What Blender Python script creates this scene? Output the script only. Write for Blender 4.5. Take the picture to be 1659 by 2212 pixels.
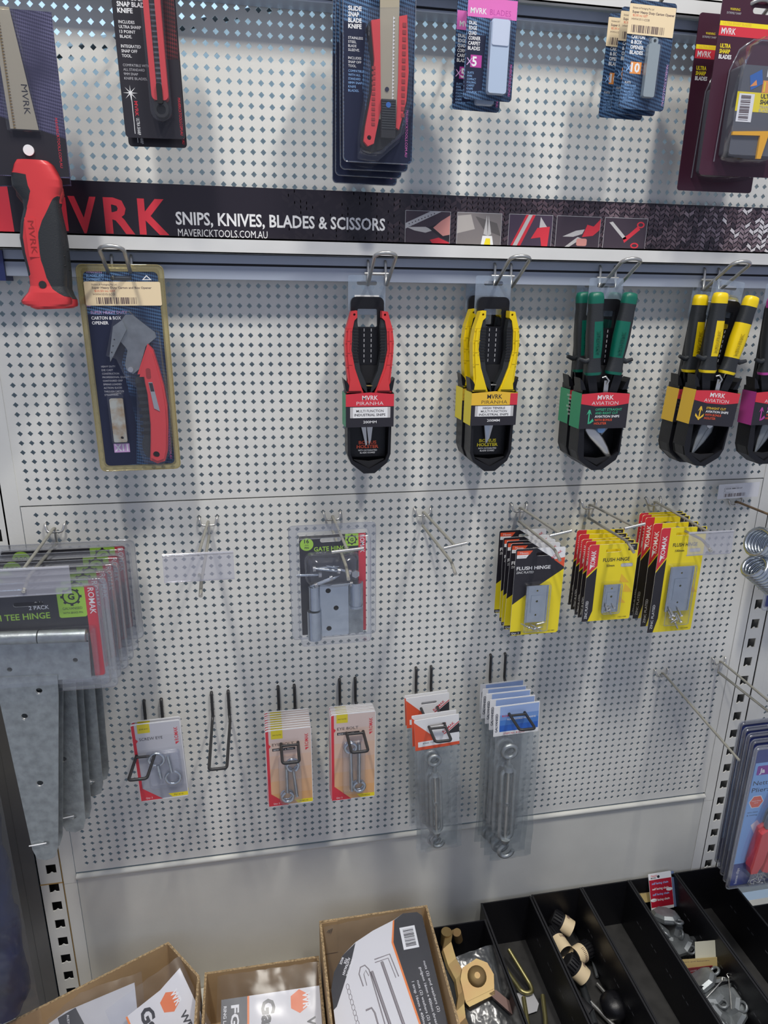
import bpy, math, random
from mathutils import Vector, Matrix, Euler
from mathutils.geometry import tessellate_polygon
from math import sin, cos, pi, radians as R
random.seed(7)
S = bpy.context.scene
for o in list(bpy.data.objects): bpy.data.objects.remove(o)
COL = S.collection
# ---------------------------------------------------------------- camera, world, lamps, exposure
CAM = Vector((0.3138, -1.0250, 1.5151)); CE = Euler((1.2618, -0.0139, -0.1843)); F = 1499.9; W, H = 1659, 2212
cam = bpy.data.objects.new('camera', bpy.data.cameras.new('camera')); COL.objects.link(cam)
cam.location = CAM; cam.rotation_euler = CE
cam.data.sensor_fit = 'HORIZONTAL'; cam.data.sensor_width = 36; cam.data.lens = F / W * 36; cam.data.clip_start = .02
S.camera = cam
S.view_settings.view_transform = 'Standard'; S.view_settings.look = 'None'
S.view_settings.exposure = 0.45; S.view_settings.gamma = 1; S.view_settings.use_curve_mapping = False
wd = bpy.data.worlds.new('World'); S.world = wd; wd.use_nodes = True
wn = wd.node_tree.nodes; wl = wd.node_tree.links; bg = wn['Background']
# daylight comes from windows beyond the back of the shelving (+y); the rest of the shop is dim
wtc = wn.new('ShaderNodeTexCoord'); wsep = wn.new('ShaderNodeSeparateXYZ'); wl.new(wtc.outputs['Generated'], wsep.inputs[0])
wy = wn.new('ShaderNodeMapRange'); wy.inputs[1].default_value = .15; wy.inputs[2].default_value = .45; wl.new(wsep.outputs['Y'], wy.inputs[0])
wz = wn.new('ShaderNodeMapRange'); wz.inputs[1].default_value = -.05; wz.inputs[2].default_value = .10; wl.new(wsep.outputs['Z'], wz.inputs[0])
wm = wn.new('ShaderNodeMath'); wm.operation = 'MULTIPLY'; wl.new(wy.outputs[0], wm.inputs[0]); wl.new(wz.outputs[0], wm.inputs[1])
wx = wn.new('ShaderNodeMix'); wx.data_type = 'RGBA'; wx.inputs[6].default_value = (.22, .24, .31, 1); wx.inputs[7].default_value = (.45, .66, .97, 1)
wl.new(wm.outputs[0], wx.inputs[0]); wl.new(wx.outputs[2], bg.inputs[0]); bg.inputs[1].default_value = 1.0
def area(name, loc, rot, sx, sy, power, col):
    l = bpy.data.lights.new(name, 'AREA'); l.shape = 'RECTANGLE'; l.size = sx; l.size_y = sy; l.energy = power; l.color = col
    o = bpy.data.objects.new(name, l); COL.objects.link(o); o.location = loc; o.rotation_euler = rot
    o['label'] = name; return o
# ceiling tube lamps of the aisle (two runs) in front of and above the shelving
WARM = (1, .965, .90)
area('ceiling_tube_lamp', (-.05, -1.0, 3.15), (R(-22), R(-6), 0), .12, .55, 27, WARM)
area('ceiling_tube_lamp', (1.05, -1.0, 3.15), (R(-22), R(6), 0), .12, .55, 27, WARM)
area('ceiling_tube_lamp', (.4, -1.85, 2.75), (R(-50), 0, 0), 1.9, .12, 42, (1, .98, .95))
area('hole_fill_light', (.6, 1.5, 2.3), (R(55), 0, 0), 2.4, .4, 120, (1, .97, .90))  # added fill light behind the rear sheet, brightens the panel holes
area('hole_fill_light', (.6, .30, 2.25), (R(8), 0, 0), 2.4, .2, 20, (.48, .74, 1))  # added bluish fill light close behind the panels, brightens the upper holes

def ray(u, v):
    d = Vector(((u - W / 2) / F, -(v - H / 2) / F, -1)); d.rotate(CE); return d
def at(u, v, y=0.0):                  # the point of the plane y = const that stands at this place in the photo
    d = ray(u, v); return CAM + d * ((y - CAM.y) / d.y)
def atz(u, v, z):
    d = ray(u, v); return CAM + d * ((z - CAM.z) / d.z)

# ---------------------------------------------------------------- materials
MT = {}
def mat(n, c=(.5, .5, .5), rough=.5, metal=0.0, noise=0, nscale=40, bump=0, bscale=80, spec=.5, c2=None, coat=0):
    if n in MT: return MT[n]
    m = bpy.data.materials.new(n); m.use_nodes = True; nt = m.node_tree; b = nt.nodes['Principled BSDF']
    b.inputs['Base Color'].default_value = (*c, 1); b.inputs['Roughness'].default_value = rough; b.inputs['Metallic'].default_value = metal
    b.inputs['Specular IOR Level'].default_value = spec; b.inputs['Coat Weight'].default_value = coat
    if noise or bump: tc = nt.nodes.new('ShaderNodeTexCoord')
    if noise:
        nz = nt.nodes.new('ShaderNodeTexNoise'); nz.inputs['Scale'].default_value = nscale; nz.inputs['Detail'].default_value = 4
        nt.links.new(tc.outputs['Object'], nz.inputs['Vector'])
        mx = nt.nodes.new('ShaderNodeMix'); mx.data_type = 'RGBA'
        c2 = c2 or tuple(max(0, v * (1 - noise)) for v in c)
        mx.inputs[6].default_value = (*c, 1); mx.inputs[7].default_value = (*c2, 1)
        rp = nt.nodes.new('ShaderNodeMapRange'); rp.inputs[1].default_value = .35; rp.inputs[2].default_value = .7
        nt.links.new(nz.outputs[0], rp.inputs[0]); nt.links.new(rp.outputs[0], mx.inputs[0]); nt.links.new(mx.outputs[2], b.inputs['Base Color'])
    if bump:
        n2 = nt.nodes.new('ShaderNodeTexNoise'); n2.inputs['Scale'].default_value = bscale; n2.inputs['Detail'].default_value = 3
        nt.links.new(tc.outputs['Object'], n2.inputs['Vector'])
        bp = nt.nodes.new('ShaderNodeBump'); bp.inputs['Strength'].default_value = bump; bp.inputs['Distance'].default_value = .002
        nt.links.new(n2.outputs[0], bp.inputs['Height']); nt.links.new(bp.outputs[0], b.inputs['Normal'])
    MT[n] = m; return m
def clear(n, tint=(.96, .97, 1), haze=.04, gloss=.10, rough=.08, hazecol=(.8, .82, .86), wrinkle=0, wscale=60):
    if n in MT: return MT[n]
    m = bpy.data.materials.new(n); m.use_nodes = True; nt = m.node_tree; nt.nodes.clear()
    out = nt.nodes.new('ShaderNodeOutputMaterial'); tr = nt.nodes.new('ShaderNodeBsdfTransparent'); tr.inputs[0].default_value = (*tint, 1)
    gl = nt.nodes.new('ShaderNodeBsdfGlossy'); gl.inputs['Roughness'].default_value = rough
    df = nt.nodes.new('ShaderNodeBsdfDiffuse'); df.inputs[0].default_value = (*hazecol, 1)
    m1 = nt.nodes.new('ShaderNodeMixShader'); m1.inputs[0].default_value = haze
    m2 = nt.nodes.new('ShaderNodeMixShader'); lw = nt.nodes.new('ShaderNodeLayerWeight'); lw.inputs[0].default_value = .25
    mr = nt.nodes.new('ShaderNodeMapRange'); mr.inputs[3].default_value = gloss * .6; mr.inputs[4].default_value = min(1, gloss * 5)
    nt.links.new(lw.outputs['Facing'], mr.inputs[0]); nt.links.new(mr.outputs[0], m2.inputs[0])
    nt.links.new(tr.outputs[0], m1.inputs[1]); nt.links.new(df.outputs[0], m1.inputs[2])
    nt.links.new(m1.outputs[0], m2.inputs[1]); nt.links.new(gl.outputs[0], m2.inputs[2]); nt.links.new(m2.outputs[0], out.inputs[0])
    if wrinkle:
        tc = nt.nodes.new('ShaderNodeTexCoord'); nz = nt.nodes.new('ShaderNodeTexNoise'); nz.inputs['Scale'].default_value = wscale
        nt.links.new(tc.outputs['Object'], nz.inputs['Vector']); bp = nt.nodes.new('ShaderNodeBump')
        bp.inputs['Strength'].default_value = wrinkle; bp.inputs['Distance'].default_value = .004
        nt.links.new(nz.outputs[0], bp.inputs['Height']); nt.links.new(bp.outputs[0], gl.inputs['Normal']); nt.links.new(bp.outputs[0], lw.inputs['Normal'])
    MT[n] = m; return m
def weave(n, c1, c2, scale=300, rough=.35, grad=None, kind='checker'):
    """printed card with a woven carbon picture; grad = (x0, x1, colour at x1) in object metres"""
    if n in MT: return MT[n]
    m = mat(n, c1, rough); nt = m.node_tree; b = nt.nodes['Principled BSDF']; tc = nt.nodes.new('ShaderNodeTexCoord')
    mp = nt.nodes.new('ShaderNodeMapping'); mp.inputs['Rotation'].default_value = (0, R(38), 0); mp.inputs['Scale'].default_value = (1, 1, .55)
    nt.links.new(tc.outputs['Object'], mp.inputs[0])
    ck = nt.nodes.new('ShaderNodeTexVoronoi' if kind != 'checker' else 'ShaderNodeTexChecker')
    ck.inputs['Scale'].default_value = scale; nt.links.new(mp.outputs[0], ck.inputs['Vector'])
    mx = nt.nodes.new('ShaderNodeMix'); mx.data_type = 'RGBA'; mx.inputs[6].default_value = (*c1, 1); mx.inputs[7].default_value = (*c2, 1)
    sp = nt.nodes.new('ShaderNodeSeparateXYZ'); nt.links.new(tc.outputs['Object'], sp.inputs[0])
    nz = nt.nodes.new('ShaderNodeTexNoise'); nz.inputs['Scale'].default_value = 14; nt.links.new(tc.outputs['Object'], nz.inputs['Vector'])
    mul = nt.nodes.new('ShaderNodeMath'); mul.operation = 'MULTIPLY'
    g = nt.nodes.new('ShaderNodeMapRange'); g.clamp = True
    if grad: g.inputs[1].default_value, g.inputs[2].default_value = grad[0], grad[1]; nt.links.new(sp.outputs['XZ'[grad[2]]], g.inputs[0])
    else: g.inputs[1].default_value, g.inputs[2].default_value = .35, .65; nt.links.new(nz.outputs[0], g.inputs[0])
    src = ck.outputs['Distance'] if kind != 'checker' else ck.outputs['Fac']
    nt.links.new(src, mul.inputs[0]); nt.links.new(g.outputs[0], mul.inputs[1]); nt.links.new(mul.outputs[0], mx.inputs[0]); nt.links.new(mx.outputs[2], b.inputs['Base Color'])
    return m
paint = mat('shelf_paint', (.74, .735, .69), .42, noise=.10, nscale=7, bump=.05, bscale=300)
paintd = mat('shelf_paint_back', (.36, .37, .37), .6)
solidp = mat('shelf_paint_scuffed', (.68, .675, .62), .45, noise=.16, nscale=5, bump=.05, bscale=200)
white = mat('ledge_white', (.70, .70, .68), .35, noise=.05, nscale=20)
railm = mat('rail_grey', (.33, .37, .45), .4)
dark = mat('dark_gap', (.02, .02, .022), .8)
zinc = mat('zinc', (.55, .60, .65), .24, .95, noise=.12, nscale=60)
galv = mat('galvanised', (.38, .41, .42), .42, .75, noise=.28, nscale=90, bump=.15, bscale=200)
chrome = mat('hook_chrome', (.62, .61, .58), .28, .9)
hookm = mat('hook_worn', (.36, .35, .30), .45, .35, noise=.2, nscale=60)
wirem = mat('loop_wire', (.50, .50, .48), .33, .8)
blackw = mat('hook_black', (.035, .035, .037), .38, .3)
black = mat('black_plastic', (.007, .007, .009), .36, bump=.1, bscale=500, spec=.4)
blackm = mat('black_matt', (.014, .014, .016), .6, spec=.3)
grip = mat('grip_rubber', (.020, .023, .026), .5, bump=.2, bscale=900)
red = mat('red_plastic', (.62, .045, .05), .38)
redp = mat('red_print', (.62, .035, .055), .4)
yel = mat('yellow_plastic', (.80, .58, .005), .38)
yelp = mat('yellow_print', (.84, .68, .02), .4)
yeld = mat('gold_print', (.78, .48, .04), .4)
grn = mat('green_plastic', (.0, .115, .075), .42)
lime = mat('lime_print', (.36, .62, .06), .4)
grnp = mat('green_print', (.03, .30, .14), .4)
wht = mat('white_print', (.80, .80, .80), .45)
gry = mat('grey_print', (.45, .45, .47), .45)
blk = mat('black_print', (.022, .02, .026), .35)
org = mat('orange_print', (.80, .30, .08), .4)
orgr = mat('orangered_print', (.75, .10, .04), .4)
crm = mat('cream_label', (.82, .66, .42), .5)
nav = mat('navy_print', (.012, .016, .042), .35)
blup = mat('blue_print', (.03, .13, .42), .35)
lblu = mat('lightblue_print', (.26, .46, .78), .4)
pink = mat('pink_print', (.72, .16, .48), .4)
lpink = mat('lilac_print', (.60, .36, .62), .4)
mag = mat('magenta_print', (.45, .05, .30), .4)
maroon = mat('maroon_print', (.055, .015, .03), .35)
kraft = mat('cardboard', (.46, .31, .16), .75, noise=.12, nscale=25)
kedge = mat('cardboard_edge', (.55, .40, .22), .8, noise=.75, nscale=260)
brass = mat('brass_zinc', (.27, .20, .08), .45, .6, noise=.3, nscale=30, c2=(.26, .16, .07))
cast = mat('cast_grey', (.27, .29, .30), .38, .55, noise=.25, nscale=70)
navy = mat('navy_cloth', (.016, .024, .070), .6, bump=1, bscale=40, noise=.4, nscale=12, spec=.3)
clr = clear('clear_blister', gloss=.075, haze=.015)
clrd = clear('clear_rim', tint=(.90, .91, .93), haze=.10, gloss=.16, hazecol=(.62, .63, .68))
clry = clear('aged_blister', tint=(.86, .80, .55), haze=.25, gloss=.12, hazecol=(.55, .48, .26))
film = clear('bag_film', tint=(.93, .95, .96), haze=.12, gloss=.08, rough=.2, hazecol=(.42, .45, .47), wrinkle=.6, wscale=45)
filmc = clear('bag_film_clear', tint=(.95, .95, .96), haze=.04, gloss=.10, rough=.12, wrinkle=.5, wscale=22)
holder = clear('label_holder', tint=(.86, .86, .89), haze=.42, gloss=.14, hazecol=(.50, .50, .56))
barcode = mat('barcode_ink', (.12, .08, .08), .5)
carbon_b = weave('carbon_blue', (.012, .02, .05), (.10, .20, .36), 620)
carbon_k = weave('carbon_black', (.018, .016, .018), (.07, .065, .07), 620)
carbon_p = weave('carbon_violet', (.035, .034, .07), (.13, .125, .22), 620)
carbon_r = weave('carbon_red', (.02, .012, .014), (.22, .035, .04), 620)
banner_m = weave('banner_weave', (.016, .012, .020), (.50, .40, .42), 150, grad=(.35, 1.2, 0))

# ---------------------------------------------------------------- mesh builder (millimetres, x right, y into the wall, z up)
def tess(loops): return tessellate_polygon([[Vector((p[0], p[1], 0)) for p in l] for l in loops])
GL = {}
def glyphs(s, off=0):
    if (s, off) in GL: return GL[(s, off)]
    cu = bpy.data.curves.new('t', 'FONT'); cu.body = s; cu.size = 1; cu.resolution_u = 2; cu.offset = off; cu.fill_mode = 'FRONT'
    ob = bpy.data.objects.new('t', cu); me = ob.to_mesh()
    vs = [(v.co.x, v.co.y) for v in me.vertices]; fs = [tuple(p.vertices) for p in me.polygons]
    ob.to_mesh_clear(); bpy.data.objects.remove(ob); bpy.data.curves.remove(cu)
    xs = [v[0] for v in vs] or [0]; r = (vs, fs, min(xs), max(xs)); GL[(s, off)] = r; return r
class MB:
    def __init__(s): s.v = []; s.f = []; s.m = []; s.sm = []; s.mats = []; s.T = Matrix.Identity(4)
    def mi(s, m):
        if m not in s.mats: s.mats.append(m)
        return s.mats.index(m)
    def add(s, vs, fs, m, sm=False):
        b = len(s.v); s.v += [s.T @ Vector(v) for v in vs]
        ms = m if isinstance(m, list) else None
        k = None if ms else s.mi(m)
        for i, f in enumerate(fs):
            s.f.append([b + j for j in f]); s.m.append(s.mi(ms[i]) if ms else k); s.sm.append(sm)
    def box(s, x0, x1, y0, y1, z0, z1, m):
        s.add([(x, y, z) for x in (x0, x1) for y in (y0, y1) for z in (z0, z1)],
              [(0, 1, 3, 2), (4, 6, 7, 5), (0, 4, 5, 1), (2, 3, 7, 6), (0, 2, 6, 4), (1, 5, 7, 3)], m)
    def prism(s, pts, y0, y1, m, holes=(), side=None, back=True, sm=False):
        loops = [list(pts)] + [list(h) for h in holes]; flat = [p for l in loops for p in l]; n = len(flat)
        tr = tess(loops); vs = [(p[0], y0, p[1]) for p in flat] + [(p[0], y1, p[1]) for p in flat]
        s.add(vs, list(tr) + ([tuple(i + n for i in reversed(t)) for t in tr] if back else []), m)
        b = 0
        for l in loops:
            k = len(l); vv = [(p[0], y0, p[1]) for p in l] + [(p[0], y1, p[1]) for p in l]
            s.add(vv, [(i, (i + 1) % k, (i + 1) % k + k, i + k) for i in range(k)], side or m, sm)
    def poly(s, pts, y, m, holes=()):
        loops = [list(pts)] + [list(h) for h in holes]; flat = [p for l in loops for p in l]
        s.add([(p[0], y, p[1]) for p in flat], list(tess(loops)), m)
    def rect(s, x0, x1, z0, z1, y, m): s.add([(x0, y, z0), (x1, y, z0), (x1, y, z1), (x0, y, z1)], [(0, 1, 2, 3)], m)
    def text(s, t, x, z, cap, y, m, width=None, rot=0, bold=0, al='L'):
        if bold > .01 and 'M' in t: bold = .01
        vs, fs, a, b = glyphs(t, bold)
        if not fs: return
        k = cap / .72; kx = k if width is None else width / max(1e-6, b - a)
        ox = {'L': a, 'C': (a + b) / 2, 'R': b}[al]; c, q = cos(R(rot)), sin(R(rot))
        P = [((vx - ox) * kx, vz * k) for vx, vz in vs]
        s.add([(x + p[0] * c - p[1] * q, y, z + p[0] * q + p[1] * c) for p in P], fs, m)
    def frames(s, path, closed=False):
        P = [Vector(p) for p in path]; n = len(P); T = []
        for i in range(n):
            a = P[i - 1] if (i or closed) else P[0]; b = P[(i + 1) % n] if (i < n - 1 or closed) else P[-1]
            d = b - a; T.append(d.normalized() if d.length else Vector((0, 0, 1)))
        up = Vector((0, 0, 1)) if abs(T[0].z) < .9 else Vector((0, 1, 0)); N = (up - T[0] * up.dot(T[0])).normalized(); out = []
        for i in range(n):
            N = (N - T[i] * N.dot(T[i])).normalized(); out.append((P[i], N, T[i].cross(N)))
        return out
    def tube(s, path, r, m, n=8, closed=False, caps=True):
        fr = s.frames(path, closed); k = len(fr); vs = []
        for i, (p, a, b) in enumerate(fr):
            rr = r[i] if isinstance(r, (list, tuple)) else r
            vs += [p + (a * cos(2 * pi * j / n) + b * sin(2 * pi * j / n)) * rr for j in range(n)]
        fs = []
        for i in range(k if closed else k - 1):
            q = (i + 1) % k
            fs += [(i * n + j, i * n + (j + 1) % n, q * n + (j + 1) % n, q * n + j) for j in range(n)]
        s.add(vs, fs, m, True)
        if caps and not closed: s.add(vs[:n], [tuple(range(n))], m); s.add(vs[-n:], [tuple(range(n))], m)
    def bend(s, path, r, m, n=8, rad=6, closed=False):
        P = [Vector(p) for p in path]; out = []; L = len(P)
        for i in range(L):
            if not closed and i in (0, L - 1): out.append(P[i]); continue
            a, b = P[i - 1] - P[i], P[(i + 1) % L] - P[i]; q = min(rad, a.length * .45, b.length * .45)
            A, B = P[i] + a.normalized() * q, P[i] + b.normalized() * q
            out += [A.lerp(P[i], t).lerp(P[i].lerp(B, t), t) for t in (0, .25, .5, .75, 1)]
        s.tube(out, r, m, n, closed)
    def thread(s, a, b, r, m, pitch=2.2, n=8, tip=0):
        a, b = Vector(a), Vector(b); L = (b - a).length; k = max(2, int(L / pitch * 2)); path = []; rr = []
        for i in range(k + 1):
            path.append(a.lerp(b, i / k)); t = i / k; q = r * (1 if i % 2 else .78)
            if tip and t > 1 - tip: q *= max(.12, (1 - t) / tip)
            rr.append(q)
        s.tube(path, rr, m, n)
    def loft(s, secs, m, n=20, e=2.6, caps=True):
        """secs: (x, y, z, rx, ry) elliptic rings stacked along z; m may be f(x01, z, y)"""
        vs = []
        for (x, y, z, rx, ry) in secs:
            for j in range(n):
                a = 2 * pi * j / n; c, q = cos(a), sin(a)
                vs.append((x + rx * math.copysign(abs(c) ** (2 / e), c), y + ry * math.copysign(abs(q) ** (2 / e), q), z))
        fs = []; ms = []
        for i in range(len(secs) - 1):
            for j in range(n):
                fs.append((i * n + j, i * n + (j + 1) % n, (i + 1) * n + (j + 1) % n, (i + 1) * n + j))
                if callable(m):
                    a = 2 * pi * (j + .5) / n; ms.append(m(cos(a), (secs[i][2] + secs[i + 1][2]) / 2, sin(a)))
        s.add(vs, fs, ms if callable(m) else m, True)
        if caps:
            mm = m(0, secs[0][2], -1) if callable(m) else m; s.add(vs[:n], [tuple(range(n))], mm)
            mm = m(0, secs[-1][2], -1) if callable(m) else m; s.add(vs[-n:], [tuple(range(n))], mm)
    def dome(s, pts, y0, d, m, taper=(.0, 1.2, 2.6), flange=0, cap=None):
        """vacuum-formed clear bubble over an outline"""
        cx = sum(p[0] for p in pts) / len(pts); cz = sum(p[1] for p in pts) / len(pts); k = len(pts)
        mr = max(max(abs(p[0] - cx), abs(p[1] - cz)) for p in pts)
        rings = []
        for t, yy in zip(taper, (y0, y0 - d * .8, y0 - d)):
            f = []
            for p in pts:
                dx, dz = p[0] - cx, p[1] - cz; L = math.hypot(dx, dz) or 1; q = max(.3, 1 - t / L); f.append((cx + dx * q, yy, cz + dz * q))
            rings.append(f)
        vs = sum(rings, []); fs = [(r * k + i, r * k + (i + 1) % k, (r + 1) * k + (i + 1) % k, (r + 1) * k + i) for r in range(2) for i in range(k)]
        s.add(vs, fs, m, True); L = [(p[0], p[2]) for p in rings[-1]]; s.add(rings[-1], list(tess([L])), cap or m)
    def cyl(s, a, b, r, m, n=20, r2=None): s.tube([a, b], [r, r if r2 is None else r2], m, n)
    def build(s, name, parent=None, loc=None, sc=.001):
        me = bpy.data.meshes.new(name); me.from_pydata([v * sc for v in s.v], [], s.f)
        for m in s.mats: me.materials.append(m)
        me.polygons.foreach_set('material_index', s.m); me.polygons.foreach_set('use_smooth', s.sm); me.update()
        o = bpy.data.objects.new(name, me); COL.objects.link(o)
        if parent: o.parent = parent
        if loc: o.location = loc
        return o
def rr(x0, x1, z0, z1, r=3, n=4):
    out = []
    for cx, cz, a0 in ((x1 - r, z1 - r, 0), (x0 + r, z1 - r, 90), (x0 + r, z0 + r, 180), (x1 - r, z0 + r, 270)):
        out += [(cx + r * cos(R(a0 + 90 * i / n)), cz + r * sin(R(a0 + 90 * i / n))) for i in range(n + 1)]
    return out
def circ(x, z, r, n=16, rz=None): return [(x + r * cos(2 * pi * i / n), z + (rz or r) * sin(2 * pi * i / n)) for i in range(n)]
def star(x, z, r, n, r2):
    return [(x + (r if i % 2 == 0 else r2) * cos(pi * i / n), z + (r if i % 2 == 0 else r2) * sin(pi * i / n)) for i in range(2 * n)]
def gear(x, z, r, n=8):
    out = []
    for i in range(n):
        a = 2 * pi * i / n
        for da, q in ((-.16, r * .84), (-.13, r), (.13, r), (.16, r * .84)): out.append((x + q * cos(a + da), z + q * sin(a + da)))
    return out
def slot(x, z, w=28, h=6): return rr(x - w / 2, x + w / 2, z - h / 2, z + h / 2, h / 2 - .1, 3)

# ---------------------------------------------------------------- object helpers
def tag(o, label, cat, group=None, kind=None):
    if label: o['label'] = label
    if cat: o['category'] = cat
    if group: o['group'] = group
    if kind: o['kind'] = kind
    return o
def thing(name, label, cat, loc=(0, 0, 0), rot=(0, 0, 0), group=None):
    o = bpy.data.objects.new(name, None); o.empty_display_size = .02; COL.objects.link(o); o.location = loc; o.rotation_euler = rot
    return tag(o, label, cat, group)
KIDS = {}
def dup(root, loc, rot=None, label=None, parent=None, skip=()):
    c = root.copy(); COL.objects.link(c)
    if parent is None:
        c.location = loc
        if rot is not None: c.rotation_euler = rot
        if label: c['label'] = label
    else: c.parent = parent
    for ch in [o for o in list(bpy.data.objects) if o.parent == root]:
        if ch.name.split('.')[0] in skip: continue
        dup(ch, None, None, None, c)
    return c
def struct(name, mb, sc=.001):
    o = mb.build(name, sc=sc); o['kind'] = 'structure'; return o
ORD = ['frontmost', 'second from the front', 'third from the front', 'fourth from the front', 'fifth from the front', 'sixth from the front', 'seventh from the front', 'eighth from the front', 'rearmost']
def stack(root, spots, text, group):
    """copies of a pack behind one another on one hook; spots = (x, y, z, ry) front to back"""
    n = len(spots); root['group'] = group
    for i, sp in enumerate(spots):
        w = 'frontmost' if i == 0 else ('rearmost' if i == n - 1 else ORD[i])
        lab = text % w
        rot = (R(sp[4]) if len(sp) > 4 else 0, R(sp[3]) if len(sp) > 3 else 0, 0)
        if i == 0: root.location = sp[:3]; root.rotation_euler = rot; root['label'] = lab
        else: dup(root, sp[:3], rot, lab)

# ================================================================= THE SHELVING
P = 13.333
def pegpanel(x0, x1, z0, z1, hx0, nx, hz0, nz, m=paint, y=0, th=1.2):
    b = MB(); h = P / 2; d = P * .285
    gx0, gx1, gz0, gz1 = hx0 - h, hx0 + (nx - 1) * P + h, hz0 - (nz - 1) * P - h, hz0 + h
    for a in ((x0, gx0, z0, z1), (gx1, x1, z0, z1), (gx0, gx1, z0, gz0), (gx0, gx1, gz1, z1)):
        if a[1] > a[0] and a[3] > a[2]: b.rect(*a, y, m)
    v = []; f = []; ms = []
    for i in range(nx):
        for j in range(nz):
            x, z = hx0 + i * P, hz0 - j * P; k = len(v)
            v += [(x - h, y, z - h), (x + h, y, z - h), (x + h, y, z + h), (x - h, y, z + h), (x, y, z - d), (x + d, y, z), (x, y, z + d), (x - d, y, z)]
            v += [(x, y + th, z - d), (x + d, y + th, z), (x, y + th, z + d), (x - d, y + th, z)]
            f += [(k, k + 1, k + 4), (k + 1, k + 5, k + 4), (k + 1, k + 2, k + 5), (k + 2, k + 6, k + 5), (k + 2, k + 3, k + 6), (k + 3, k + 7, k + 6), (k + 3, k, k + 7), (k, k + 4, k + 7),
                  (k + 4, k + 5, k + 9, k + 8), (k + 5, k + 6, k + 10, k + 9), (k + 6, k + 7, k + 11, k + 10), (k + 7, k + 4, k + 8, k + 11)]
    b.add(v, f, m)
    # folded rims
    b.add([(x0, y, z1), (x1, y, z1), (x1, y + 12, z1), (x0, y + 12, z1)], [(0, 1, 2, 3)], m); b.add([(x0, y, z0), (x1, y, z0), (x1, y + 12, z0), (x0, y + 12, z0)], [(0, 1, 2, 3)], m)
    return b
X0, X1 = -19, 1179
b = pegpanel(X0, X1, 556.5, 1212.6, 0, 88, 1200, 48)
tag(b.build('perforated_panel'), 'lower perforated back panel with the hinge and eye bolt packs, above the plain kick panel', 'back panel', 'perforated back panels')
b = pegpanel(X0 - 3, X1 + 3, 1214.6, 1560, -.4 * P, 89, 1200 + 24.9 * P, 24)
tag(b.build('perforated_panel'), 'middle perforated back panel behind the hanging snips, below the banner rail', 'back panel', 'perforated back panels')
b = pegpanel(X0 - 3, X1 + 3, 1580, 1960, -.4 * P, 89, 1200 + 54.4 * P, 22)
tag(b.build('perforated_panel'), 'upper perforated back panel above the banner, light blue showing through its holes', 'back panel', 'perforated back panels')
b = pegpanel(1262, 1860, 556.5, 1560, 1281, 43, 1200 + 24.9 * P, 72)
tag(b.build('perforated_panel'), 'perforated back panel of the next bay, right of the slotted upright', 'back panel', 'perforated back panels')
b = MB(); b.box(X0, X1, 0, 1.2, 215, 553, solidp)
b.add([(X0, 0, 553), (X1, 0, 553), (X1, -5, 551), (X0, -5, 551), (X0, -5.4, 547), (X1, -5.4, 547), (X0, 0, 540), (X1, 0, 540)], [(0, 1, 2, 3), (3, 2, 5, 4), (4, 5, 7, 6)], solidp, True)
tag(b.build('kick_panel'), 'plain scuffed grey panel below the perforated one, behind boxes and bins', 'back panel')
for nm, xa, xb in (('left', -80, -41), ('right', 1201, 1240)):
    b = MB(); xc = (xa + xb) / 2 + (3 if nm == 'left' else -1)
    holes = [[(xc - 8, z + 9), (xc + 8, z + 9), (xc + 8, z - 10), (xc + 3, z - 10), (xc + 0, z - 7), (xc - 4, z - 10.5), (xc - 8, z - 11)] for z in [570.4 - 40.1 * k for k in range(-32, 9)]]
    for k, hl in enumerate(holes):
        zc = 570.4 - 40.1 * (k - 32); b.prism([(xa, zc - 20.05), (xb, zc - 20.05), (xb, zc + 20.05), (xa, zc + 20.05)], 0, 2, paint, [hl], back=False)
    b.box(xa, xa + 2, 0, 30, 230, 1870, paint); b.box(xb - 2, xb, 0, 30, 230, 1870, paint); b.box(xa, xb, 28, 30, 230, 1870, dark)
    if nm == 'left': b.rect(xa + 1, xb, 538, 540.5, -.2, mat('rust', (.45, .27, .08), .8)); b.rect(xb - 1.2, xb - .2, 240, 640, -.2, MT['rust'])
    tag(b.build('slotted_upright'), 'slotted shelving upright at the %s side of the bay%s' % (nm, ', rust stained' if nm == 'left' else ''), 'upright')
    b = MB(); q0, q1 = (xb + .6, X0 - .8) if nm == 'left' else (X1 + .8, xa - .6)
    b.box(q0, q1, -1.0, 1, 536, 1870, paint); b.box(q0, q1, -1.0, 1, 215, 535, paint)
    tag(b.build('edge_strip'), 'narrow plain strip between the %s upright and the panels' % nm, 'trim strip')
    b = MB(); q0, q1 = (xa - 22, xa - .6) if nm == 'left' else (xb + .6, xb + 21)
    b.box(q0, q1, -1.0, 1, 215, 1870, paint if nm == 'right' else mat('shaded_panel', (.17, .165, .155), .6, noise=.2, nscale=6))  # left strip darkened in its colour for the shade beside the hanging goods
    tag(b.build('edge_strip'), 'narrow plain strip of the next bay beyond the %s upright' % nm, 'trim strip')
b = MB(); b.box(-700, -102.6, 0, 2, 215, 1560, mat('shaded_panel', (.17, .165, .155), .6, noise=.2, nscale=6)); tag(b.build('back_panel'), 'plain panel of the next bay left of the rust stained upright', 'back panel')  # shade of the hanging goods is put into this panel's colour
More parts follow.
